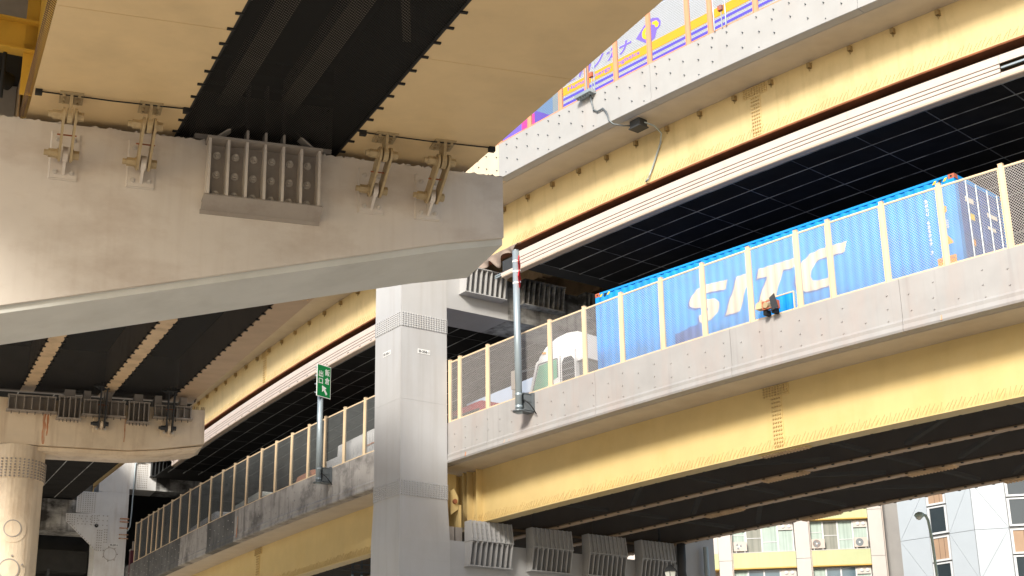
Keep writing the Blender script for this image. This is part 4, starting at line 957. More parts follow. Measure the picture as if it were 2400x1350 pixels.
# the four letters, following the corrugation
LET = {'S': [(4.99, 2.03), (4.88, 1.77), (4.26, 1.84), (4.04, 1.81), (3.99, 1.73), (4.1, 1.66), (4.48, 1.6), (4.65, 1.43), (4.57, 1.2), (4.39, 1.05), (4.15, 1.0), (3.91, 1.03), (3.9, 1.24), (4.07, 1.26), (4.21, 1.3), (4.24, 1.38), (4.09, 1.46), (3.78, 1.48), (3.59, 1.59), (3.58, 1.71), (3.69, 1.9), (3.89, 2.03), (4.14, 2.09)],
       'I': [(5.31, 2.03), (5.78, 2.02), (5.49, 1.39), (5.32, 1.0), (4.81, 1.01), (5.12, 1.64)],
       'T': [(6.05, 2.04), (7.32, 2.03), (7.2, 1.77), (6.85, 1.79), (6.57, 1.14), (6.44, 0.97), (5.93, 0.99), (6.04, 1.24), (6.32, 1.76), (5.96, 1.78)],
       'C': [(8.93, 2.03), (8.84, 1.76), (8.37, 1.77), (8.12, 1.78), (7.91, 1.73), (7.76, 1.51), (7.72, 1.35), (7.79, 1.23), (8.02, 1.19), (8.32, 1.2), (8.31, 0.98), (8.25, 0.97), (7.83, 0.96), (7.53, 0.99), (7.33, 1.09), (7.22, 1.31), (7.29, 1.6), (7.49, 1.85), (7.76, 2.0), (8.11, 2.05)]}
def on_wall(me_or_poly, off, dx=0, dz=0, tri=None):
    bm = bmesh.new(); P = me_or_poly
    vs = [bm.verts.new((x+dx, z+dz, 0)) for x, z in P]
    for t in tessellate_polygon([[Vector((x, z, 0)) for x, z in P]]): bm.faces.new([vs[i] for i in t])
    lo_, hi_ = min(p[0] for p in P)+dx, max(p[0] for p in P)+dx
    for b in brk:
        if lo_ < b < hi_: bmesh.ops.bisect_plane(bm, geom=bm.verts[:]+bm.edges[:]+bm.faces[:], plane_co=(b, 0, 0), plane_no=(1, 0, 0))
    me = bpy.data.meshes.new('letter')
    for v in bm.verts:
        x, z = v.co.x, v.co.y; p = CF(x, 0.012+corr(x)-off, CZ0+z); v.co = Vector(p)
    bm.to_mesh(me); bm.free(); return me
for k, P in LET.items():
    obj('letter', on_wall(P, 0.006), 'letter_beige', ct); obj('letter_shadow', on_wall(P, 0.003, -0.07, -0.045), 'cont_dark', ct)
obj('old_patch', on_wall([(3.0, 0.55), (3.95, 0.55), (3.95, 0.98), (3.5, 1.0), (3.35, 0.93), (3.0, 0.9)], 0.0045), 'cont_dark', ct)
def wall_text(body, x, z, w_, h, mat, vertical=False):
    if not vertical:
        me = fit_text(text_mesh(body, 0.1, 0.001, bold=0.002), w_, h); me.materials.append(MATS[mat]); inst('lettering', me, M4(CF(x, -0.002, z), CF.x, UZ, -CF.y), ct)
    else:
        for i, ch in enumerate(body):
            if ch == ' ': continue
            me = fit_text(text_mesh(ch, 0.1, 0.001, bold=0.002), w_, h*0.75); me.materials.append(MATS[mat]); inst('lettering', me, M4(CF(x, 0.004, z-h*i), CF.x, UZ, -CF.y), ct)
wall_text('BMOU 685049 3', 11.31, 16.44, 0.075, 0.115, 'white_text', True)
for x, z, w_, h, mt in ((11.72, 16.05, 0.16, 0.16, 'hazard_orange'), (11.48, 14.62, 0.52, 0.27, 'hazard_orange')):
    m = MB(); CF.bx(m, x, x+w_, 0.0, 0.006, z, z+h); obj('decal', m, mt, ct)
wall_text('CAUTION', 11.50, 14.78, 0.46, 0.075, 'cont_rust'); wall_text("9'6\" HIGH", 11.52, 14.65, 0.42, 0.075, 'cont_rust')
m = MB(); m.prism([CF(11.60, 0.0, 15.2), CF(11.98, 0.0, 15.2), CF(11.79, 0.0, 15.5)], CF.y*0.006); obj('warning_triangle', m, 'hazard_orange', ct)
for i in range(4): wall_text('22G1'[i:]+'88', 11.74, 15.8-0.06*i, 0.16, 0.035, 'white_text')

def wheel(par, f, x, y, z, r=0.5, w_=0.28):
    m = MB(); m.cyl(f(x, y, z), f(x, y+w_, z), r, 24); o = obj('wheel', m, 'tyre', par)
    q = MB(); q.cyl(f(x, y-0.004, z), f(x, y-0.02, z), r*0.55, 16); obj('rim', q, 'galv', o)
tk = thing('container_lorry', 'white tractor unit with roof deflector pulling the blue container', 'lorry', CF(0, 1.2, ROADZ))
TF_ = Fr(CF(0, 0.05, ROADZ), CF.x, CF.y)
m = MB(); prof = [(-2.86, 0.55), (-2.98, 1.0), (-2.96, 1.55), (-2.64, 2.50), (-2.5, 2.57), (-0.98, 2.57), (-0.95, 0.55)]
m.prism([TF_(a, 0, c) for a, c in prof], CF.y*2.42); cab = obj('cab', m, 'white_paint', tk)
m = MB(); rings = []
for y, k in ((0.03, 0.0), (0.15, 0.06), (2.27, 0.06), (2.39, 0.0)):
    rings.append([TF_(a, y, c) for a, c in ((-2.55, 2.575), (-2.5, 2.66), (-2.2, 2.93+k), (-1.75, 3.12+k), (-1.35, 3.17+k), (-0.95, 3.12+k), (-0.55, 2.98), (-0.5, 2.2), (-0.94, 2.2), (-0.94, 2.575))])
m.loft(rings); obj('roof_deflector', m, 'white_paint', tk)
for i in range(3):
    m = MB(); m.prism([TF_(-0.90+0.15*i, 0.026, 2.25), TF_(-0.86+0.15*i, 0.026, 2.25), TF_(-0.86+0.15*i, 0.026, 2.98), TF_(-0.90+0.15*i, 0.026, 3.0)], -CF.y*0.02); obj('fairing_rib', m, 'white_paint', tk)
m = MB(); m.prism([TF_(a, -0.003, c) for a, c in ((-2.80, 1.55), (-2.50, 2.38), (-1.75, 2.42), (-1.72, 1.85), (-2.1, 1.72), (-2.35, 1.5))], -CF.y*0.006); obj('side_window', m, 'glass_green', cab)
m = MB(); m.prism([TF_(a, -0.003, c) for a, c in ((-1.52, 1.3), (-1.52, 2.25), (-1.42, 2.4), (-1.12, 2.4), (-1.0, 2.25), (-1.0, 1.3))], -CF.y*0.006); obj('rear_panel', m, 'glass_dark', cab)
for P in ([(-1.60, 0.7), (-1.575, 0.7), (-1.575, 2.5), (-1.60, 2.5)], [(-2.7, 0.9), (-1.6, 0.9), (-1.6, 0.925), (-2.7, 0.925)], [(-2.86, 1.5), (-2.82, 1.5), (-2.50, 2.44), (-2.54, 2.44)], [(-2.52, 2.40), (-1.72, 2.43), (-1.72, 2.47), (-2.52, 2.45)], [(-1.73, 1.84), (-1.69, 1.84), (-1.69, 2.45), (-1.73, 2.45)], [(-2.95, 0.6), (-1.0, 0.6), (-1.0, 0.75), (-2.95, 0.75)]):
    m = MB(); m.prism([TF_(a, -0.0035, c) for a, c in P], -CF.y*0.008); obj('cab_trim', m, 'galv_dark', cab)
m = MB(); TF_.bx(m, -2.05, -1.9, -0.03, -0.004, 1.32, 1.37); obj('door_handle', m, 'galv_dark', cab)
m = MB(); TF_.bx(m, -2.35, -2.2, -0.012, 0.02, 2.72, 2.77); obj('marker_lamp', m, 'hazard_orange', cab)
for i in range(5):
    m = MB(); TF_.bx(m, -1.50, -1.02, -0.02, -0.0105, 1.40+0.2*i, 1.44+0.2*i); obj('intake_slat', m, 'galv_dark', cab)
m = MB(); m.loft([[TF_(a, y, c) for a, c in ((-2.985, 1.5), (-2.66, 2.45), (-2.64, 2.45), (-2.965, 1.5))] for y in (0.15, 2.27)]); obj('windscreen', m, 'glass_dark', cab)
m = MB(); TF_.bx(m, -2.99, -2.9, 0.1, 2.3, 0.6, 0.95); obj('bumper', m, 'galv_dark', cab)
m = MB(); m.tube([TF_(-2.7, 0, 2.35), TF_(-3.1, -0.14, 2.3), TF_(-3.3, -0.2, 2.15)], 0.022, 6); m.tube([TF_(-2.85, 0, 1.6), TF_(-3.2, -0.18, 1.6)], 0.022, 6); obj('mirror_arm', m, 'galv_dark', tk)
m = MB(); TF_.bx(m, -3.42, -3.24, -0.33, -0.08, 1.75, 2.35); TF_.bx(m, -3.40, -3.26, -0.31, -0.1, 1.45, 1.72); obj('mirror', m, 'rib_paint', tk)
m = MB(); TF_.bx(m, -0.9, -0.55, 0.1, 2.3, 1.0, 2.15); obj('air_stack', m, 'galv_dark', tk)
m = MB(); TF_.bx(m, -2.8, 12.1, 0.75, 1.6, 0.85, 1.16); obj('chassis', m, 'galv_dark', tk)
for x in (-2.1, 1.2, 8.6, 9.9, 11.2):
    for y in (0.02, 2.1): wheel(tk, TF_, x, y, 0.5)
def boxy(name, label, s0, s1, u, prof, wd, mat, win=None, roofz=None, base=-3.035, cat='car', extra=None, wheels=True):
    """vehicle on the lower deck: side profile of (distance from tail, height), facing along the road"""
    p, q = W(s0, u, base), W(s1, u, base); d = q-p; L_ = np.linalg.norm(d[:2]); d = A(d[0]/L_, d[1]/L_, 0); f = Fr(p, d, A(d[1], -d[0], 0))
    th = thing(name, label, cat, f(L_/2, wd/2, 0)); m = MB()
    rr = []
    for y, k in ((0.0, 0.0), (0.12, 0.05), (wd-0.12, 0.05), (wd, 0.0)): rr.append([f(a, y, c+(k if c > 1.0 else 0)) for a, c in prof])
    m.loft(rr); b = obj('body', m, mat, th)
    for poly in (win or []):
        q_ = MB(); q_.prism([f(a, -0.003, c) for a, c in poly], -f.y*0.006); obj('window', q_, 'glass_dark', b)
    if wheels:
        for a in (0.8, L_-0.8):
            for y in (0.02, wd-0.24): wheel(th, f, a, y, 0.33, 0.33, 0.22)
    if extra: extra(th, f, L_)
    return th
def van_prof(L, h): return [(0.0, 0.35), (0.0, h*0.9), (0.12, h), (L-1.5, h), (L-0.75, h*0.62), (L-0.08, h*0.52), (L, 0.7), (L, 0.35)]
def car_prof(L, h): return [(0.0, 0.3), (0.0, 0.85), (0.15, 0.98), (0.55, h), (L*0.55, h), (L-1.35, 0.95), (L-0.2, 0.8), (L, 0.6), (L, 0.3)]
def frame_win(L, h): return [[(0.5, h*0.55), (0.5, h*0.86), (1.6, h*0.88), (1.6, h*0.55)], [(1.7, h*0.55), (1.7, h*0.88), (L-1.7, h*0.9), (L-1.2, h*0.55)]]
# the pale box lorry and red van just ahead of the container lorry
def bl_extra(th, f, L):
    m = MB(); f.bx(m, 0, 4.3, 0, 2.1, 0.95, 2.42); obj('cargo_box', m, 'car_blue', th)
boxy('box_lorry', 'pale blue box lorry ahead of the white tractor unit', 18.0, 23.4, 2.0, [(0.1, 0.5), (0.1, 0.9), (4.4, 0.9), (4.4, 2.2), (5.0, 2.2), (5.35, 1.5), (5.4, 0.5)], 2.1, 'car_blue', extra=bl_extra, cat='lorry')
boxy('red_van', 'dark red van glimpsed behind the mesh beside the pier column', 18.9, 23.2, 0.55, car_prof(4.3, 1.62), 1.3, 'car_red', frame_win(4.3, 1.62), cat='van')
def wv_extra(th, f, L):
    for i in range(28):
        m = MB(); f.bx(m, 0.1+0.2*i, 0.13+0.2*i, -0.012, -0.001, 0.9, 2.5); obj('side_rib', m, 'white_paint', th)
    m = MB(); f.bx(m, 1.0, 3.6, -0.02, -0.0125, 2.05, 2.09); f.bx(m, 1.0, 1.05, -0.02, -0.0125, 1.2, 2.049); f.bx(m, 3.55, 3.6, -0.02, -0.0125, 1.2, 2.049); obj('side_frame', m, 'post_orange', th)
boxy('white_box_lorry', 'white ribbed lorry body behind the mesh just left of the pier', 25.0, 32.4, 1.35, [(0.0, 0.6), (0.0, 2.6), (5.9, 2.6), (5.95, 2.2), (7.0, 2.2), (7.3, 1.4), (7.35, 0.6)], 2.1, 'white_paint', cat='lorry', extra=wv_extra)
boxy('orange_car', 'orange car behind the mesh left of the exit sign', 33.0, 36.0, 1.2, van_prof(3.0, 1.9), 1.65, 'post_orange', frame_win(3.0, 1.9))
boxy('glass_van', 'pale van behind the middle of the left mesh fence', 39.0, 44.2, 1.2, van_prof(5.2, 2.02), 1.75, 'lamp_glass', frame_win(5.2, 2.02), cat='van')
boxy('white_car', 'white car behind the mesh near the far left end', 45.2, 51.0, 1.2, van_prof(5.8, 2.1), 1.75, 'white_paint', frame_win(5.8, 2.1))
# white lorry following the container
p, q = W(-0.5, 3.4, -3.035), W(-7, 3.4, -3.035); d = (q-p); d[2] = 0; d /= np.linalg.norm(d); ff = Fr(p, d, A(-d[1], d[0], 0))
wt = thing('white_lorry', 'white lorry following behind the container doors at the right edge', 'lorry', ff(3, 1.2, 0))
m = MB(); ff.bx(m, 0, 0.6, -1.0, 1.3, 0.5, 2.55); obj('cab', m, 'white_paint', wt); m = MB(); ff.bx(m, 1.0, 7, -1.05, 1.35, 0.9, 3.2); obj('cargo_box', m, 'white_paint', wt)
m = MB(); ff.bx(m, -0.012, -0.002, -0.8, 1.1, 1.5, 2.2); obj('windscreen', m, 'glass_dark', wt)

# ------------------------------------------------------------------ upper deck vehicles
VF = Fr(A(1.4521, 45.5502, 0), A(0.66288, -0.74873, 0), A(0.74873, 0.66288, 0))
tr = thing('box_trailer', 'silver ribbed lorry body with orange and blue stripes on the upper deck', 'lorry', VF(6, 1.2, 21.6))
m = MB(); VF.bx(m, 0.16, 12.6, 0, 2.45, 22.75, 25.68); VF.bx(m, 0.10, 12.6, -0.01, 2.46, 25.681, 25.76); obj('body', m, 'silver', tr)
rb = MB(); z = 23.88
while z < 25.66:
    VF.bx(rb, 0.42, 12.6, -0.008, -0.001, z, z+0.028); z += 0.05
rb_ = obj('side_ribs', rb, 'silver', tr, kind='stuff')
m = MB(); VF.bx(m, 0.02, 0.158, -0.012, 2.46, 22.75, 25.7); VF.bx(m, 0.16, 0.40, -0.014, -0.001, 22.76, 25.67); obj('rear_frame', m, 'galv', tr)
def stripe(z0, z1, mat):
    m = MB(); VF.bx(m, 0.42, 12.6, -0.0135, -0.0085, z0, z1); obj('stripe', m, mat, tr)
stripe(24.275, 24.57, 'stripe_orange'); stripe(24.10, 24.19, 'stripe_blue'); stripe(23.90, 23.99, 'stripe_blue')
def vtext(body, x, z, w_, h, mat, shear=0.0, bold=0.0, y=-0.016, spacing=1.0):
    me = text_mesh(body, 1.0, 0.001, shear, bold, spacing=spacing); fit_text(me, w_, h); me.materials.append(MATS[mat]); inst('lettering', me, M4(VF(x, y, z), VF.x, UZ, -VF.y), tr)
vtext('会商ノカナ', 0.72, 24.66, 2.98, 0.46, 'print_purple', 0.25, 0.025)
vtext('Human Energy Logistics', 0.76, 24.33, 3.26, 0.19, 'print_purple', 0.0, 0.02)
def vpoly(P, mat, y): m = MB(); m.prism([VF(a, y, c) for a, c in P], -VF.y*0.003); obj('emblem', m, mat, tr)
vpoly([(3.90, 24.95), (4.22, 25.22), (4.45, 25.34), (4.62, 25.38), (4.88, 25.28), (4.97, 25.12), (4.95, 24.98), (4.78, 24.88), (4.70, 24.66), (4.42, 24.55)], 'print_purple', -0.012)
def ell(cx, cz_, rx, rz, n=18): return [(cx+rx*math.cos(2*math.pi*i/n), cz_+rz*math.sin(2*math.pi*i/n)) for i in range(n)]
vpoly(ell(4.36, 24.97, 0.20, 0.21), 'print_yellow', -0.016); vpoly(ell(4.40, 24.95, 0.085, 0.095), 'print_purple', -0.020)
vpoly([(4.30, 25.12), (4.40, 25.22), (4.58, 25.24), (4.58, 25.17), (4.44, 25.14), (4.40, 25.08)], 'print_yellow', -0.0165)
vpoly([(4.62, 25.24), (4.80, 25.22), (4.90, 25.08), (4.84, 24.98), (4.74, 25.0), (4.72, 25.10), (4.62, 25.15)], 'print_yellow', -0.016)
m = MB(); VF.bx(m, 0.3, 12.4, 0.7, 1.7, 22.3, 22.74); obj('chassis', m, 'galv_dark', tr)
for x in (1.6, 2.9, 10.5):
    for y in (0.05, 2.1): wheel(tr, VF, x, y, 22.05, 0.5)
p, q = W(18.0, 2.0, 5.66), W(25, 2.0, 5.66); d = (q-p); d[2] = 0; d /= np.linalg.norm(d); ff = Fr(p, d, A(d[1], -d[0], 0))
cl = thing('colourful_lorry', 'lorry with pink purple and yellow side partly hidden behind the near ramp', 'lorry', ff(3, 1.2, 0))
m = MB(); ff.bx(m, 0, 7, 0, 2.4, 0.9, 3.0); obj('body', m, 'print_purple', cl)
for poly, mt in (([(0.0, 2.05), (0.75, 1.95), (0.75, 2.9), (0, 2.9)], 'print_pink'), ([(1.3, 1.0), (2.6, 1.0), (2.6, 1.95), (1.2, 1.75), (0.5, 1.45)], 'print_yellow')):
    m = MB(); m.prism([ff(a, -0.004, c) for a, c in poly], -ff.y*0.003); obj('graphic', m, mt, cl)

# ------------------------------------------------------------------ poles and signs on the lower parapet
def clamp(par, f, z0, z1):
    m = MB(); f.bx(m, -0.14, 0.20, 0.36, 0.44, z0, z1); f.bx(m, -0.10, -0.06, 0.10, 0.36, z0+0.03, z1-0.03); f.bx(m, 0.10, 0.14, 0.10, 0.36, z0+0.03, z1-0.03)
    for z in (z0+0.02, (z0+z1)/2, z1-0.06): f.bx(m, -0.12, 0.16, 0.06, 0.37, z, z+0.03)
    m.cyl(f(0, 0, z0-0.03), f(0, 0, z0), 0.20, 18); f.bx(m, -0.12, 0.16, 0.02, 0.42, z0-0.031, z0-0.004)
    obj('clamp_bracket', m, 'galv_dark', par)
    m = MB()
    for z in (z1-0.10, z0+0.10): m.cyl(f(0, 0, z), f(0, 0, z+0.06), 0.112, 16)
    obj('clamp_collar', m, 'galv', par)
    m = MB(); m.tube([f(0.12, 0.05, z0+0.3), f(0.25, 0.0, z0+0.28), f(0.36, 0.12, z0+0.15), f(0.38, 0.25, z0+0.0), f(0.34, 0.38, z0-0.12)], 0.018, 6); obj('loose_cable', m, 'black_rubber', par, smooth=True)
f = PF(16.0, -0.45); zz = f.o[2]; f.o = f.o*A(1, 1, 0)
pl = thing('sign_pole', 'galvanised pole with red signs clamped to the lower parapet before the white cab', 'pole', f(0, 0, zz-2.7), 'sign poles clamped to the parapet')
m = MB(); m.cyl(f(0, 0, zz-2.70), f(0, 0, zz+2.42), 0.105, 20); p_ = obj('pole', m, 'galv', pl)
for p in p_.data.polygons: p.use_smooth = len(p.vertices) == 4
m = MB(); m.cyl(f(0, 0, zz+2.421), f(0, 0, zz+2.45), 0.108, 20); obj('pole_cap', m, 'galv_dark', pl)
clamp(pl, f, zz-2.62, zz-2.05)
for z in (2.05, 1.72, 1.35):
    m = MB(); m.cyl(f(0, 0, zz+z), f(0, 0, zz+z+0.05), 0.112, 16); f.bx(m, 0.08, 0.20, -0.02, 0.02, zz+z, zz+z+0.05); obj('pole_strap', m, 'plate_white', pl)
sgx = A(0.105, 0.994, 0); sgn = A(0.994, -0.105, 0); base_ = f(0.155, -0.02, 0)
for zc, h, w_ in ((zz+1.98, 0.52, 0.62), (zz+1.50, 0.62, 0.72)):
    m = MB(); c_ = base_; m.prism([c_+sgx*-w_*0.5+UZ*(zc-h*0.1), c_+UZ*(zc-h/2), c_+sgx*w_*0.5+UZ*(zc+h*0.05), c_+UZ*(zc+h/2)], sgn*0.03); obj('sign_plate', m, 'sign_red', pl)
f = PF(28.62, -0.45); zz = f.o[2]; f.o = f.o*A(1, 1, 0)
pl = thing('exit_sign', 'green exit sign on a galvanised pole clamped to the left parapet', 'sign', f(0, 0, zz-2.65), 'sign poles clamped to the parapet')
m = MB(); m.cyl(f(0, 0, zz-2.62), f(0, 0, zz+1.5), 0.105, 20); p_ = obj('pole', m, 'galv', pl)
for p in p_.data.polygons: p.use_smooth = len(p.vertices) == 4
clamp(pl, f, zz-2.56, zz-2.0)
sx = A(0.60, 0.80, 0); sn = A(0.80, -0.60, 0); SFo = f(0, 0, 0)+sn*0.125-sx*0.20; SF = Fr(SFo, sx, -sn)
m = MB(); SF.bx(m, -0.14, 0.58, -0.012, 0.012, zz+0.58, zz+1.80); sp_ = obj('sign_plate', m, 'plate_white', pl)
m = MB(); SF.bx(m, -0.115, 0.555, -0.015, -0.0125, zz+0.605, zz+1.775); obj('sign_face', m, 'sign_green', sp_)
for ch, x, z, w_, h in (('飯', 0.27, 1.42, 0.24, 0.26), ('倉', 0.27, 1.10, 0.24, 0.26), ('出', -0.05, 1.33, 0.22, 0.24), ('口', -0.05, 1.07, 0.21, 0.20)):
    me = fit_text(text_mesh(ch, 1.0, 0.001, bold=0.008), w_, h); me.materials.append(MATS['plate_white']); inst('lettering', me, M4(SF(x, -0.0165, zz+z), SF.x, UZ, sn), sp_)
m = MB(); c0 = A(0.25, 0.86); dr = A(-0.62, 0.78); pr = A(dr[1], -dr[0])
ar = [c0-dr*0.20-pr*0.045, c0-dr*0.20+pr*0.045, c0+pr*0.045, c0+pr*0.14, c0+dr*0.20, c0-pr*0.14, c0-pr*0.045]
m.prism([SF(a[0], -0.0155, zz+a[1]) for a in ar], sn*0.002); obj('arrow', m, 'plate_white', sp_)
for z in (0.68, 1.0, 1.32, 1.64):
    m = MB(); SF.bx(m, -0.19, 0.5, 0.0125, 0.05, zz+z, zz+z+0.04); obj('sign_batten', m, 'galv', sp_)
# floodlight in the fence opening
f = PF(6.45, -0.06, -2.0); f.x = f.x*0.8; f.y = f.y*0.8; f.z = UZ*0.72; f.ax = (f.x, f.y, f.z)
fl_ = thing('floodlight', 'rusty floodlight bracket standing in the framed gap of the mesh fence', 'floodlight', f(0, 0, 0))
m = MB(); f.bx(m, -0.30, 0.18, -0.26, -0.22, 0.14, 0.17); f.bx(m, -0.30, 0.18, -0.02, 0.02, 0.14, 0.17); f.bx(m, -0.30, 0.18, -0.26, -0.23, 0.40, 0.44); f.bx(m, -0.30, -0.27, -0.26, 0.02, 0.14, 0.44); f.bx(m, 0.15, 0.18, -0.26, 0.02, 0.14, 0.44); obj('frame', m, 'cont_rust', fl_)
m = MB(); f.bx(m, -0.24, -0.06, -0.2, -0.05, 0.18, 0.38); m.cyl(f(-0.15, -0.2, 0.28), f(-0.15, -0.3, 0.28), 0.08, 12); obj('housing', m, 'link_paint', fl_)
m = MB(); m.prism([f(-0.55, -0.3, 0.22), f(-0.30, -0.3, 0.20), f(-0.30, -0.3, 0.50), f(-0.52, -0.3, 0.42)], f.y*0.25); obj('flap', m, 'tan_flange', fl_)
m = MB(); m.prism([f(0.10, -0.30, 0.02), f(0.34, -0.30, 0.08), f(0.22, -0.30, 0.62), f(0.02, -0.30, 0.50)], f.y*0.02); obj('flap', m, 'dark_metal', fl_)
m = MB(); f.bx(m, -0.32, -0.20, -0.2, 0.05, -0.03, 0.139); f.bx(m, 0.0, 0.12, -0.2, 0.05, -0.03, 0.139); obj('foot', m, 'black_rubber', fl_)

# ------------------------------------------------------------------ cable, junction box and small gear on the upper deck
jb = thing('junction_box', 'dark junction box under the upper parapet with a grey hanging cable', 'junction box', W(11.6, 0.6, 5.3))
f = PF(11.4, 0.55); m = MB(); f.bx(m, -0.20, 0.20, -0.16, 0.16, 5.16, 5.38); obj('box', m, 'dark_metal', jb); m = MB(); f.bx(m, -0.23, 0.23, -0.19, 0.19, 5.12, 5.158); obj('lid', m, 'dark_metal', jb)
m = MB(); m.tube([W(12.75, -0.08, 6.55), W(12.72, -0.06, 6.30), W(12.66, -0.05, 6.05), W(12.5, -0.05, 5.92), W(12.25, -0.05, 5.93), W(12.1, -0.06, 5.75), W(12.0, -0.07, 5.45), W(11.9, 0.0, 5.30), W(11.75, 0.3, 5.28), W(11.6, 0.5, 5.28)], 0.026, 8); obj('cable', m, 'galv_dark', jb, smooth=True)
m = MB(); m.tube([W(11.2, 0.6, 5.28), W(11.1, 0.9, 5.22), W(11.15, 1.25, 5.1), W(11.35, 1.40, 4.9), W(11.75, 1.40, 4.2), W(11.95, 1.36, 3.85), W(11.85, 1.2, 3.76), W(11.6, 1.05, 3.72)], 0.027, 8); obj('conduit', m, 'galv', jb, smooth=True)
for s0, w_, lab in ((12.75, 0.36, 'galvanised access frame on the upper parapet beside the cable tray'), (7.55, 0.42, 'galvanised access frame on the upper parapet towards the right')):
    f = PF(s0, -0.05); gf = thing('access_frame', lab, 'frame', f(0, 0, 6.6))
    m = MB(); m.tube([f(-w_/2, 0, 6.62), f(-w_/2, 0, 7.75), f(w_/2, 0, 7.75), f(w_/2, 0, 6.62)], 0.022, 6); m.tube([f(0.05, 0.02, 6.62), f(0.05, 0.02, 7.2)], 0.018, 6); obj('frame', m, 'galv', gf)
    m = MB(); f.bx(m, -0.02, 0.12, -0.05, 0.05, 7.15, 7.3); obj('latch', m, 'cont_rust', gf)
f = PF(12.9, -0.14); ty = thing('cable_tray', 'small galvanised tray bolted on top of the upper parapet edge', 'tray', f(0, 0, 6.5)); m = MB(); f.bx(m, -0.34, 0.34, -0.14, 0.13, 6.56, 6.66); obj('tray', m, 'galv', ty)
m = MB()
for i in range(6): p = f(-0.28+0.11*i, -0.05, 6.56); m.cyl(p, p-UZ*0.06, 0.022, 6)
obj('tray_bolts', m, 'galv_dark', ty)
# sagging sheet by the pier
tp = MB(); ss = sr(17.9, 20.3, 0.08); rows = 7; v = []
for i, s in enumerate(ss):
    L_ = 0.12+0.25*math.sin((s-17.9)*1.2)**2+0.13*math.sin(s*7.3)
    for j in range(rows):
        t = j/(rows-1); v.append(W(s, 1.19-0.10*math.sin(s*9+2*t)*t, 3.68-max(0.05, L_)*t+0.03*math.sin(s*13)*t))
tp.add(v, [(i*rows+j, i*rows+j+1, (i+1)*rows+j+1, (i+1)*rows+j) for i in range(len(ss)-1) for j in range(rows-1)])
o = obj('tarpaulin', tp, 'tarp', None, smooth=True, fix=False); tag(o, 'crumpled brown sheet sagging from the upper girder beside the pier', 'tarpaulin')
mo = o.modifiers.new('thick', 'SOLIDIFY'); mo.thickness = 0.012
tp = MB(); ss = sr(51.8, 54.2, 0.1); v = []
for i, s in enumerate(ss):
    for j in range(rows):
        t = j/(rows-1); v.append(W(s, 1.15-0.15*math.sin(s*6+2*t)*t, 3.6-(0.5+0.3*math.sin(s*4))*t))
tp.add(v, [(i*rows+j, i*rows+j+1, (i+1)*rows+j+1, (i+1)*rows+j) for i in range(len(ss)-1) for j in range(rows-1)])
o = obj('tarpaulin', tp, 'tarp', None, smooth=True, fix=False); tag(o, 'ragged grey sheet hanging from the girder above the far left pier', 'tarpaulin')
mo = o.modifiers.new('thick', 'SOLIDIFY'); mo.thickness = 0.012
# blue ladder frame behind the pier, maroon signal
lf = thing('ladder_frame', 'blue grey steel ladder frame peeking out left of the pier column', 'ladder', (-6.0, 60, 0))
lx = A(0.9, 0.43, 0); lfr = Fr(A(-6.45, 60, 0), lx, A(-0.43, 0.9, 0)); m = MB()
for a in (0, 0.38, 0.78): m = MB(); lfr.bx(m, a, a+0.07, 0, 0.07, 0, 12.05); obj('stile', m, 'ladder_blue', lf)
m = MB()
for i in range(40): lfr.bx(m, 0.071, 0.78, 0.015, 0.05, 11.95-0.3*i, 12.0-0.3*i)
obj('rung', m, 'ladder_blue', lf, kind='stuff')
mp = thing('maroon_cabinet', 'dark maroon cabinet standing at the far left end of the lower deck', 'cabinet', W(57.4, 0.3, -2.5)); f = PF(57.3, 0.15, -2.6)
m = MB(); f.bx(m, -0.15, 0.2, -0.15, 0.2, -0.8, 1.3); obj('case', m, 'maroon', mp); m = MB(); f.bx(m, -0.17, 0.22, -0.17, 0.22, 1.301, 1.36); f.bx(m, -0.05, 0.05, -0.05, 0.05, 1.361, 1.8); obj('top', m, 'rib_paint', mp)

# ------------------------------------------------------------------ buildings at lower right
AF = Fr(A(13.544, 96.628, 0), A(0.9946, -0.1041, 0), A(0.1041, 0.9946, 0))
ap = thing('apartment_block', 'cream apartment block with lime balcony panels under the expressway at right', 'building', AF(4, 5, 0))
m = MB(); AF.bx(m, -9.5, 9.38, 0.9, 12, 0, 24); obj('wall', m, 'apt_wall', ap)
m = MB(); AF.bx(m, 9.381, 12.0, 0.95, 10, 0, 26); obj('side_wall', m, 'apt_side', ap)
for a0, a1 in ((-5.8, -4.9), (-0.88, -0.08), (3.92, 4.80), (8.52, 9.38)):
    for k in range(-3, 3):
        m = MB(); AF.bx(m, a0, a1, -0.05, 0.9, 17.53+2.91*k-2.9+0.012, 17.53+2.91*k); obj('pillar_panel', m, 'apt_wall', ap)
    m = MB(); m.tube([AF(a1+0.06, -0.02, 5), AF(a1+0.06, -0.02, 23.5)], 0.035, 6); obj('downpipe', m, 'ac_body', ap)
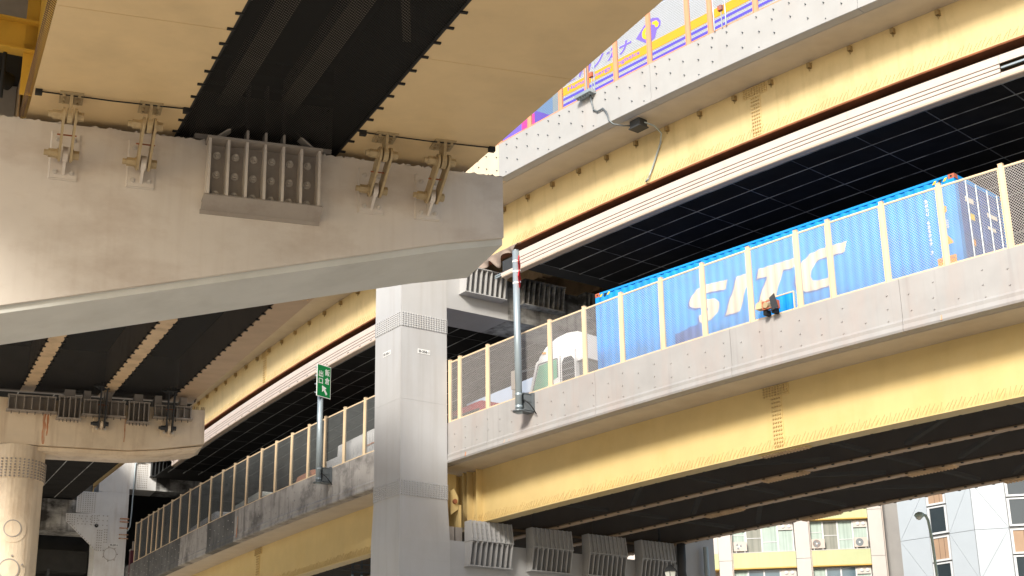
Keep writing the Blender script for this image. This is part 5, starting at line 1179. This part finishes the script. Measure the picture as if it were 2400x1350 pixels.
def bay(a0, a1, k, full):
    z0 = 17.0+2.91*k
    m = MB(); AF.bx(m, a0, a1, 0.0, 0.12, z0+0.07, z0+1.0); obj('balcony_panel', m, 'apt_balcony', ap)
    m = MB(); AF.bx(m, a0, a1, -0.01, 0.9, z0, z0+0.068); obj('balcony_edge', m, 'apt_trim', ap)
    m = MB(); AF.bx(m, a0, a1, -0.01, 0.2, z0+1.001, z0+1.04); obj('balcony_cap', m, 'apt_wall', ap)
    if not full: return
    zb, zt = z0+1.05, z0+2.9
    w_ = a1-a0; x1 = a0+w_*0.24; x2 = a0+w_*0.49; x3 = a0+w_*0.745
    for (xa, xb, mt, st) in ((a0+0.02, x1, 'curtain', 0.62), (x1, x2, 'curtain_grey' if k == 0 else 'pane_blue', 0.5), (x2, x3, 'curtain' if k == 0 else 'pane_blue', 0.35), (x3, a1-0.02, 'curtain', 0.75)):
        m = MB(); AF.bx(m, xa+0.05, xb-0.05, 0.40, 0.43, zb+0.05, zt-0.05); wp = obj('window_pane', m, mt, ap)
        m = MB(); AF.bx(m, xa, xa+0.05, 0.34, 0.45, zb, zt); AF.bx(m, xb-0.05, xb, 0.34, 0.45, zb, zt); AF.bx(m, xa+0.051, xb-0.051, 0.34, 0.45, zb, zb+0.05); AF.bx(m, xa+0.051, xb-0.051, 0.34, 0.45, zt-0.05, zt)
        AF.bx(m, xa+0.051, xb-0.051, 0.37, 0.42, zb+(zt-zb)*st-0.02, zb+(zt-zb)*st+0.02); obj('window_frame', m, 'sash', wp)
    m = MB(); AF.bx(m, x3+0.03, a1-0.05, 0.30, 0.335, zt-0.48, zt-0.02); vp = obj('vent_panel', m, 'apt_wall', ap)
    for i in (0.35, 0.72):
        m = MB(); p = AF(x3+(a1-x3)*i, 0.299, zt-0.25); m.cyl(p, p-AF.y*0.06, 0.11, 14); m.cyl(p-AF.y*0.061, p-AF.y*0.075, 0.075, 14); obj('vent_cap', m, 'sash', vp)
for a0, a1 in ((-0.06, 3.9), (4.82, 8.5)):
    for k in (-1, 0): bay(a0, a1, k, True)
    bay(a0, a1, 1, False)
for k in (-1, 0): bay(-4.85, -0.9, k, False)
def ac(a, z, label, mt):
    th = thing('air_conditioner', label, 'air conditioner', AF(a, 0, z), 'outdoor units on the lime balconies')
    m = MB(); AF.bx(m, a, a+0.82, -0.05, 0.25, z, z+0.58); obj('case', m, 'ac_body', th)
    p = AF(a+0.32, -0.051, z+0.29); m = MB(); m.cyl(p, p-AF.y*0.01, 0.245, 20); fa_ = obj('fan_grille', m, mt, th)
    m = MB(); m.cyl(p-AF.y*0.011, p-AF.y*0.02, 0.06, 10); obj('fan_hub', m, 'sash', fa_)
    for i in range(3):
        t = 2*math.pi*i/3; q = MB(); q.prism([p-AF.y*0.011+0.06*(math.cos(t+w)*AF.x+math.sin(t+w)*UZ) if r == 0 else p-AF.y*0.011+0.21*(math.cos(t+w)*AF.x+math.sin(t+w)*UZ) for r, w in ((0, -0.3), (1, -0.2), (1, 0.7), (0, 0.5))], -AF.y*0.004); obj('fan_blade', q, 'ac_body' if mt == 'cont_rust' else 'galv_dark', fa_)
    m = MB()
    for b in (a+0.12, a+0.66): AF.bx(m, b, b+0.05, -0.02, 0.22, z-0.09, z-0.001)
    obj('foot', m, 'sash', th)
ac(0.08, 18.13, 'faded outdoor unit with pink fan on the left lime balcony', 'ac_body'); ac(4.92, 18.13, 'outdoor unit with white fan hub at the left of the right balcony', 'ac_fan'); ac(7.56, 18.13, 'outdoor unit with dark fan at the right end of the right balcony', 'galv_dark')
wb = thing('clad_building', 'white building with folded metal cladding and narrow windows at far right', 'building', (25, 84, 0))
PP = [(20.75, 83.0), (22.03, 81.80), (22.86, 80.95), (23.92, 79.98), (25.60, 79.60), (27.2, 79.35), (29.2, 79.1), (31.0, 78.7)]
PPv = [A(x, y, 0) for x, y in PP]
m = MB(); back = [p+A(0.03, 0.06, 0) for p in PPv]; m.prism(back+[A(31.5, 96, 0), A(25.5, 96, 0)], UZ*26); obj('wall_backing', m, 'clad_joint', wb)
ZJ, HM = 16.16, 2.6
def facet(i, flip):
    p, q = PPv[i], PPv[i+1]; d = q-p; nrm = A(d[1], -d[0], 0); nrm /= np.linalg.norm(nrm)
    for k in range(-5, 4):
        za, zb = ZJ+HM*k, ZJ+HM*(k+1); up_ = (k % 2 == 0) ^ flip
        c = [(0, za), (1, za), (1, zb), (0, zb)]
        tris = ([c[0], c[1], c[2]], [c[0], c[2], c[3]]) if up_ else ([c[0], c[1], c[3]], [c[1], c[2], c[3]])
        for t in tris:
            cx = sum(a for a, z in t)/3; cz_ = sum(z for a, z in t)/3
            P = []
            for a, z in t:
                va, vz = a-cx, z-cz_; P.append(p+d*(cx+va*0.985)+UZ*(cz_+vz*0.988))
            m = MB(); m.prism(P, nrm*0.03); obj('cladding_panel', m, 'clad', wb)
facet(0, False); facet(2, False); facet(3, True); facet(5, False)
def wcol(i, order):
    p, q = PPv[i], PPv[i+1]; d = q-p; L_ = np.linalg.norm(d); d = d/L_; nf = Fr(p, d, A(-d[1], d[0], 0))
    z = ZJ+HM-0.1
    zz_ = [(17.80, 19.2, 'blind'), (16.24, 17.72, 'glass_dark'), (14.80, 16.10, 'blind'), (13.3, 14.72, 'glass_dark'), (11.9, 13.2, 'blind'), (10.4, 11.8, 'glass_dark')]
    for z0, z1, mt in zz_:
        if z0 > 17.7: mt = order
        m = MB(); nf.bx(m, 0.16, L_-0.14, -0.01, 0.04, z0+0.1, z1-0.08); wo = obj('window', m, mt, wb)
        m = MB(); nf.bx(m, 0.03, 0.158, -0.06, 0.05, z0, z1); nf.bx(m, L_-0.138, L_-0.02, -0.06, 0.05, z0, z1); nf.bx(m, 0.159, L_-0.139, -0.06, 0.05, z0, z0+0.098); nf.bx(m, 0.159, L_-0.139, -0.06, 0.05, z1-0.078, z1); obj('window_frame', m, 'sash', wo)
        if mt == 'blind':
            m = MB()
            for a in (0.42, 0.68): nf.bx(m, a*L_, a*L_+0.02, -0.015, -0.011, z0+0.1, z1-0.08)
            obj('blind_seam', m, 'bark', wo)
wcol(1, 'blind'); wcol(4, 'glass_dark'); wcol(6, 'glass_dark')
# street lamp and lantern
lp = thing('street_lamp', 'pale green street lamp in front of the white clad building', 'street lamp', (12.3, 45, 0))
m = MB(); m.tube([(12.36, 45, 0), (12.28, 45, 5), (12.20, 45, 8.6), (12.17, 45, 9.6), (12.12, 45, 10.1), (12.06, 45, 10.25), (11.98, 45, 10.27)], 0.042, 10); obj('pole', m, 'lamp_green', lp, smooth=True)
m = MB(); rg = []
for a, r_ in ((0.0, 0.045), (0.07, 0.09), (0.16, 0.105), (0.25, 0.07), (0.29, 0.02)): rg.append([A(12.02-a, 45, 10.27-0.06*a)+r_*A(0.0, math.cos(t), math.sin(t)) for t in [2*math.pi*i/12 for i in range(12)]])
m.loft(rg); obj('lamp_head', m, 'lamp_green', lp, smooth=True)
m = MB(); rg = []
for a, r_ in ((0.0, 0.10), (-0.06, 0.085), (-0.10, 0.035)): rg.append([A(11.86, 45, 10.22+a)+r_*A(math.cos(t), math.sin(t), 0) for t in [2*math.pi*i/12 for i in range(12)]])
m.loft(rg); obj('lamp_glass', m, 'lamp_glass', lp, smooth=True)
lx, ly, lz = 4.56, 46.0, 9.12
ln = thing('lantern', 'black classic lantern at the bottom edge below the drain elbow', 'lantern', (lx, ly, 0))
def hexr(r_, z, n=6): return [A(lx+r_*math.cos(2*math.pi*i/n+0.3), ly+r_*math.sin(2*math.pi*i/n+0.3), z) for i in range(n)]
m = MB(); m.loft([hexr(0.235, lz-0.22), hexr(0.21, lz-0.17), hexr(0.07, lz-0.03), hexr(0.03, lz), hexr(0.03, lz+0.04), hexr(0.008, lz+0.1)]); obj('roof', m, 'dark_metal', ln)
m = MB(); m.loft([hexr(0.11, lz-0.62), hexr(0.19, lz-0.221)]); gl = obj('glass', m, 'lamp_glass', ln)
m = MB()
for a, b in zip(hexr(0.115, lz-0.62), hexr(0.198, lz-0.221)): m.tube([a, b], 0.012, 5)
m.loft([hexr(0.13, lz-0.70), hexr(0.12, lz-0.621)]); m.cyl((lx, ly, 0), (lx, ly, lz-0.70), 0.05, 10); obj('post', m, 'dark_metal', ln)
# a small tree beyond the far left wall
tt = thing('street_tree', 'bit of green foliage above the pale wall at far left', 'tree', (-28.9, 116, 0))
m = MB(); m.tube([(-28.9, 116, 0), (-28.8, 116, 9), (-28.6, 116.1, 15)], 0.16, 8); m.tube([(-28.8, 116, 12), (-28.0, 115.6, 16)], 0.08, 6); m.tube([(-28.8, 116, 13), (-29.6, 116.4, 17)], 0.08, 6); obj('trunk', m, 'bark', tt)
m = MB(); rg = random.Random(11)
for i in range(1500):
    c = A(rg.gauss(0, 0.9), rg.gauss(0, 0.9), rg.gauss(0, 1.1))+A(-28.6, 116, 17.4); a = A(rg.gauss(0, 1), rg.gauss(0, 1), rg.gauss(0, 1)); a /= np.linalg.norm(a); b = np.cross(a, UZ); b /= np.linalg.norm(b)
    m.add([c-a*0.11, c+b*0.05, c+a*0.11, c-b*0.05], [(0, 1, 2, 3)])
obj('crown', m, 'leaf', tt, fix=False)
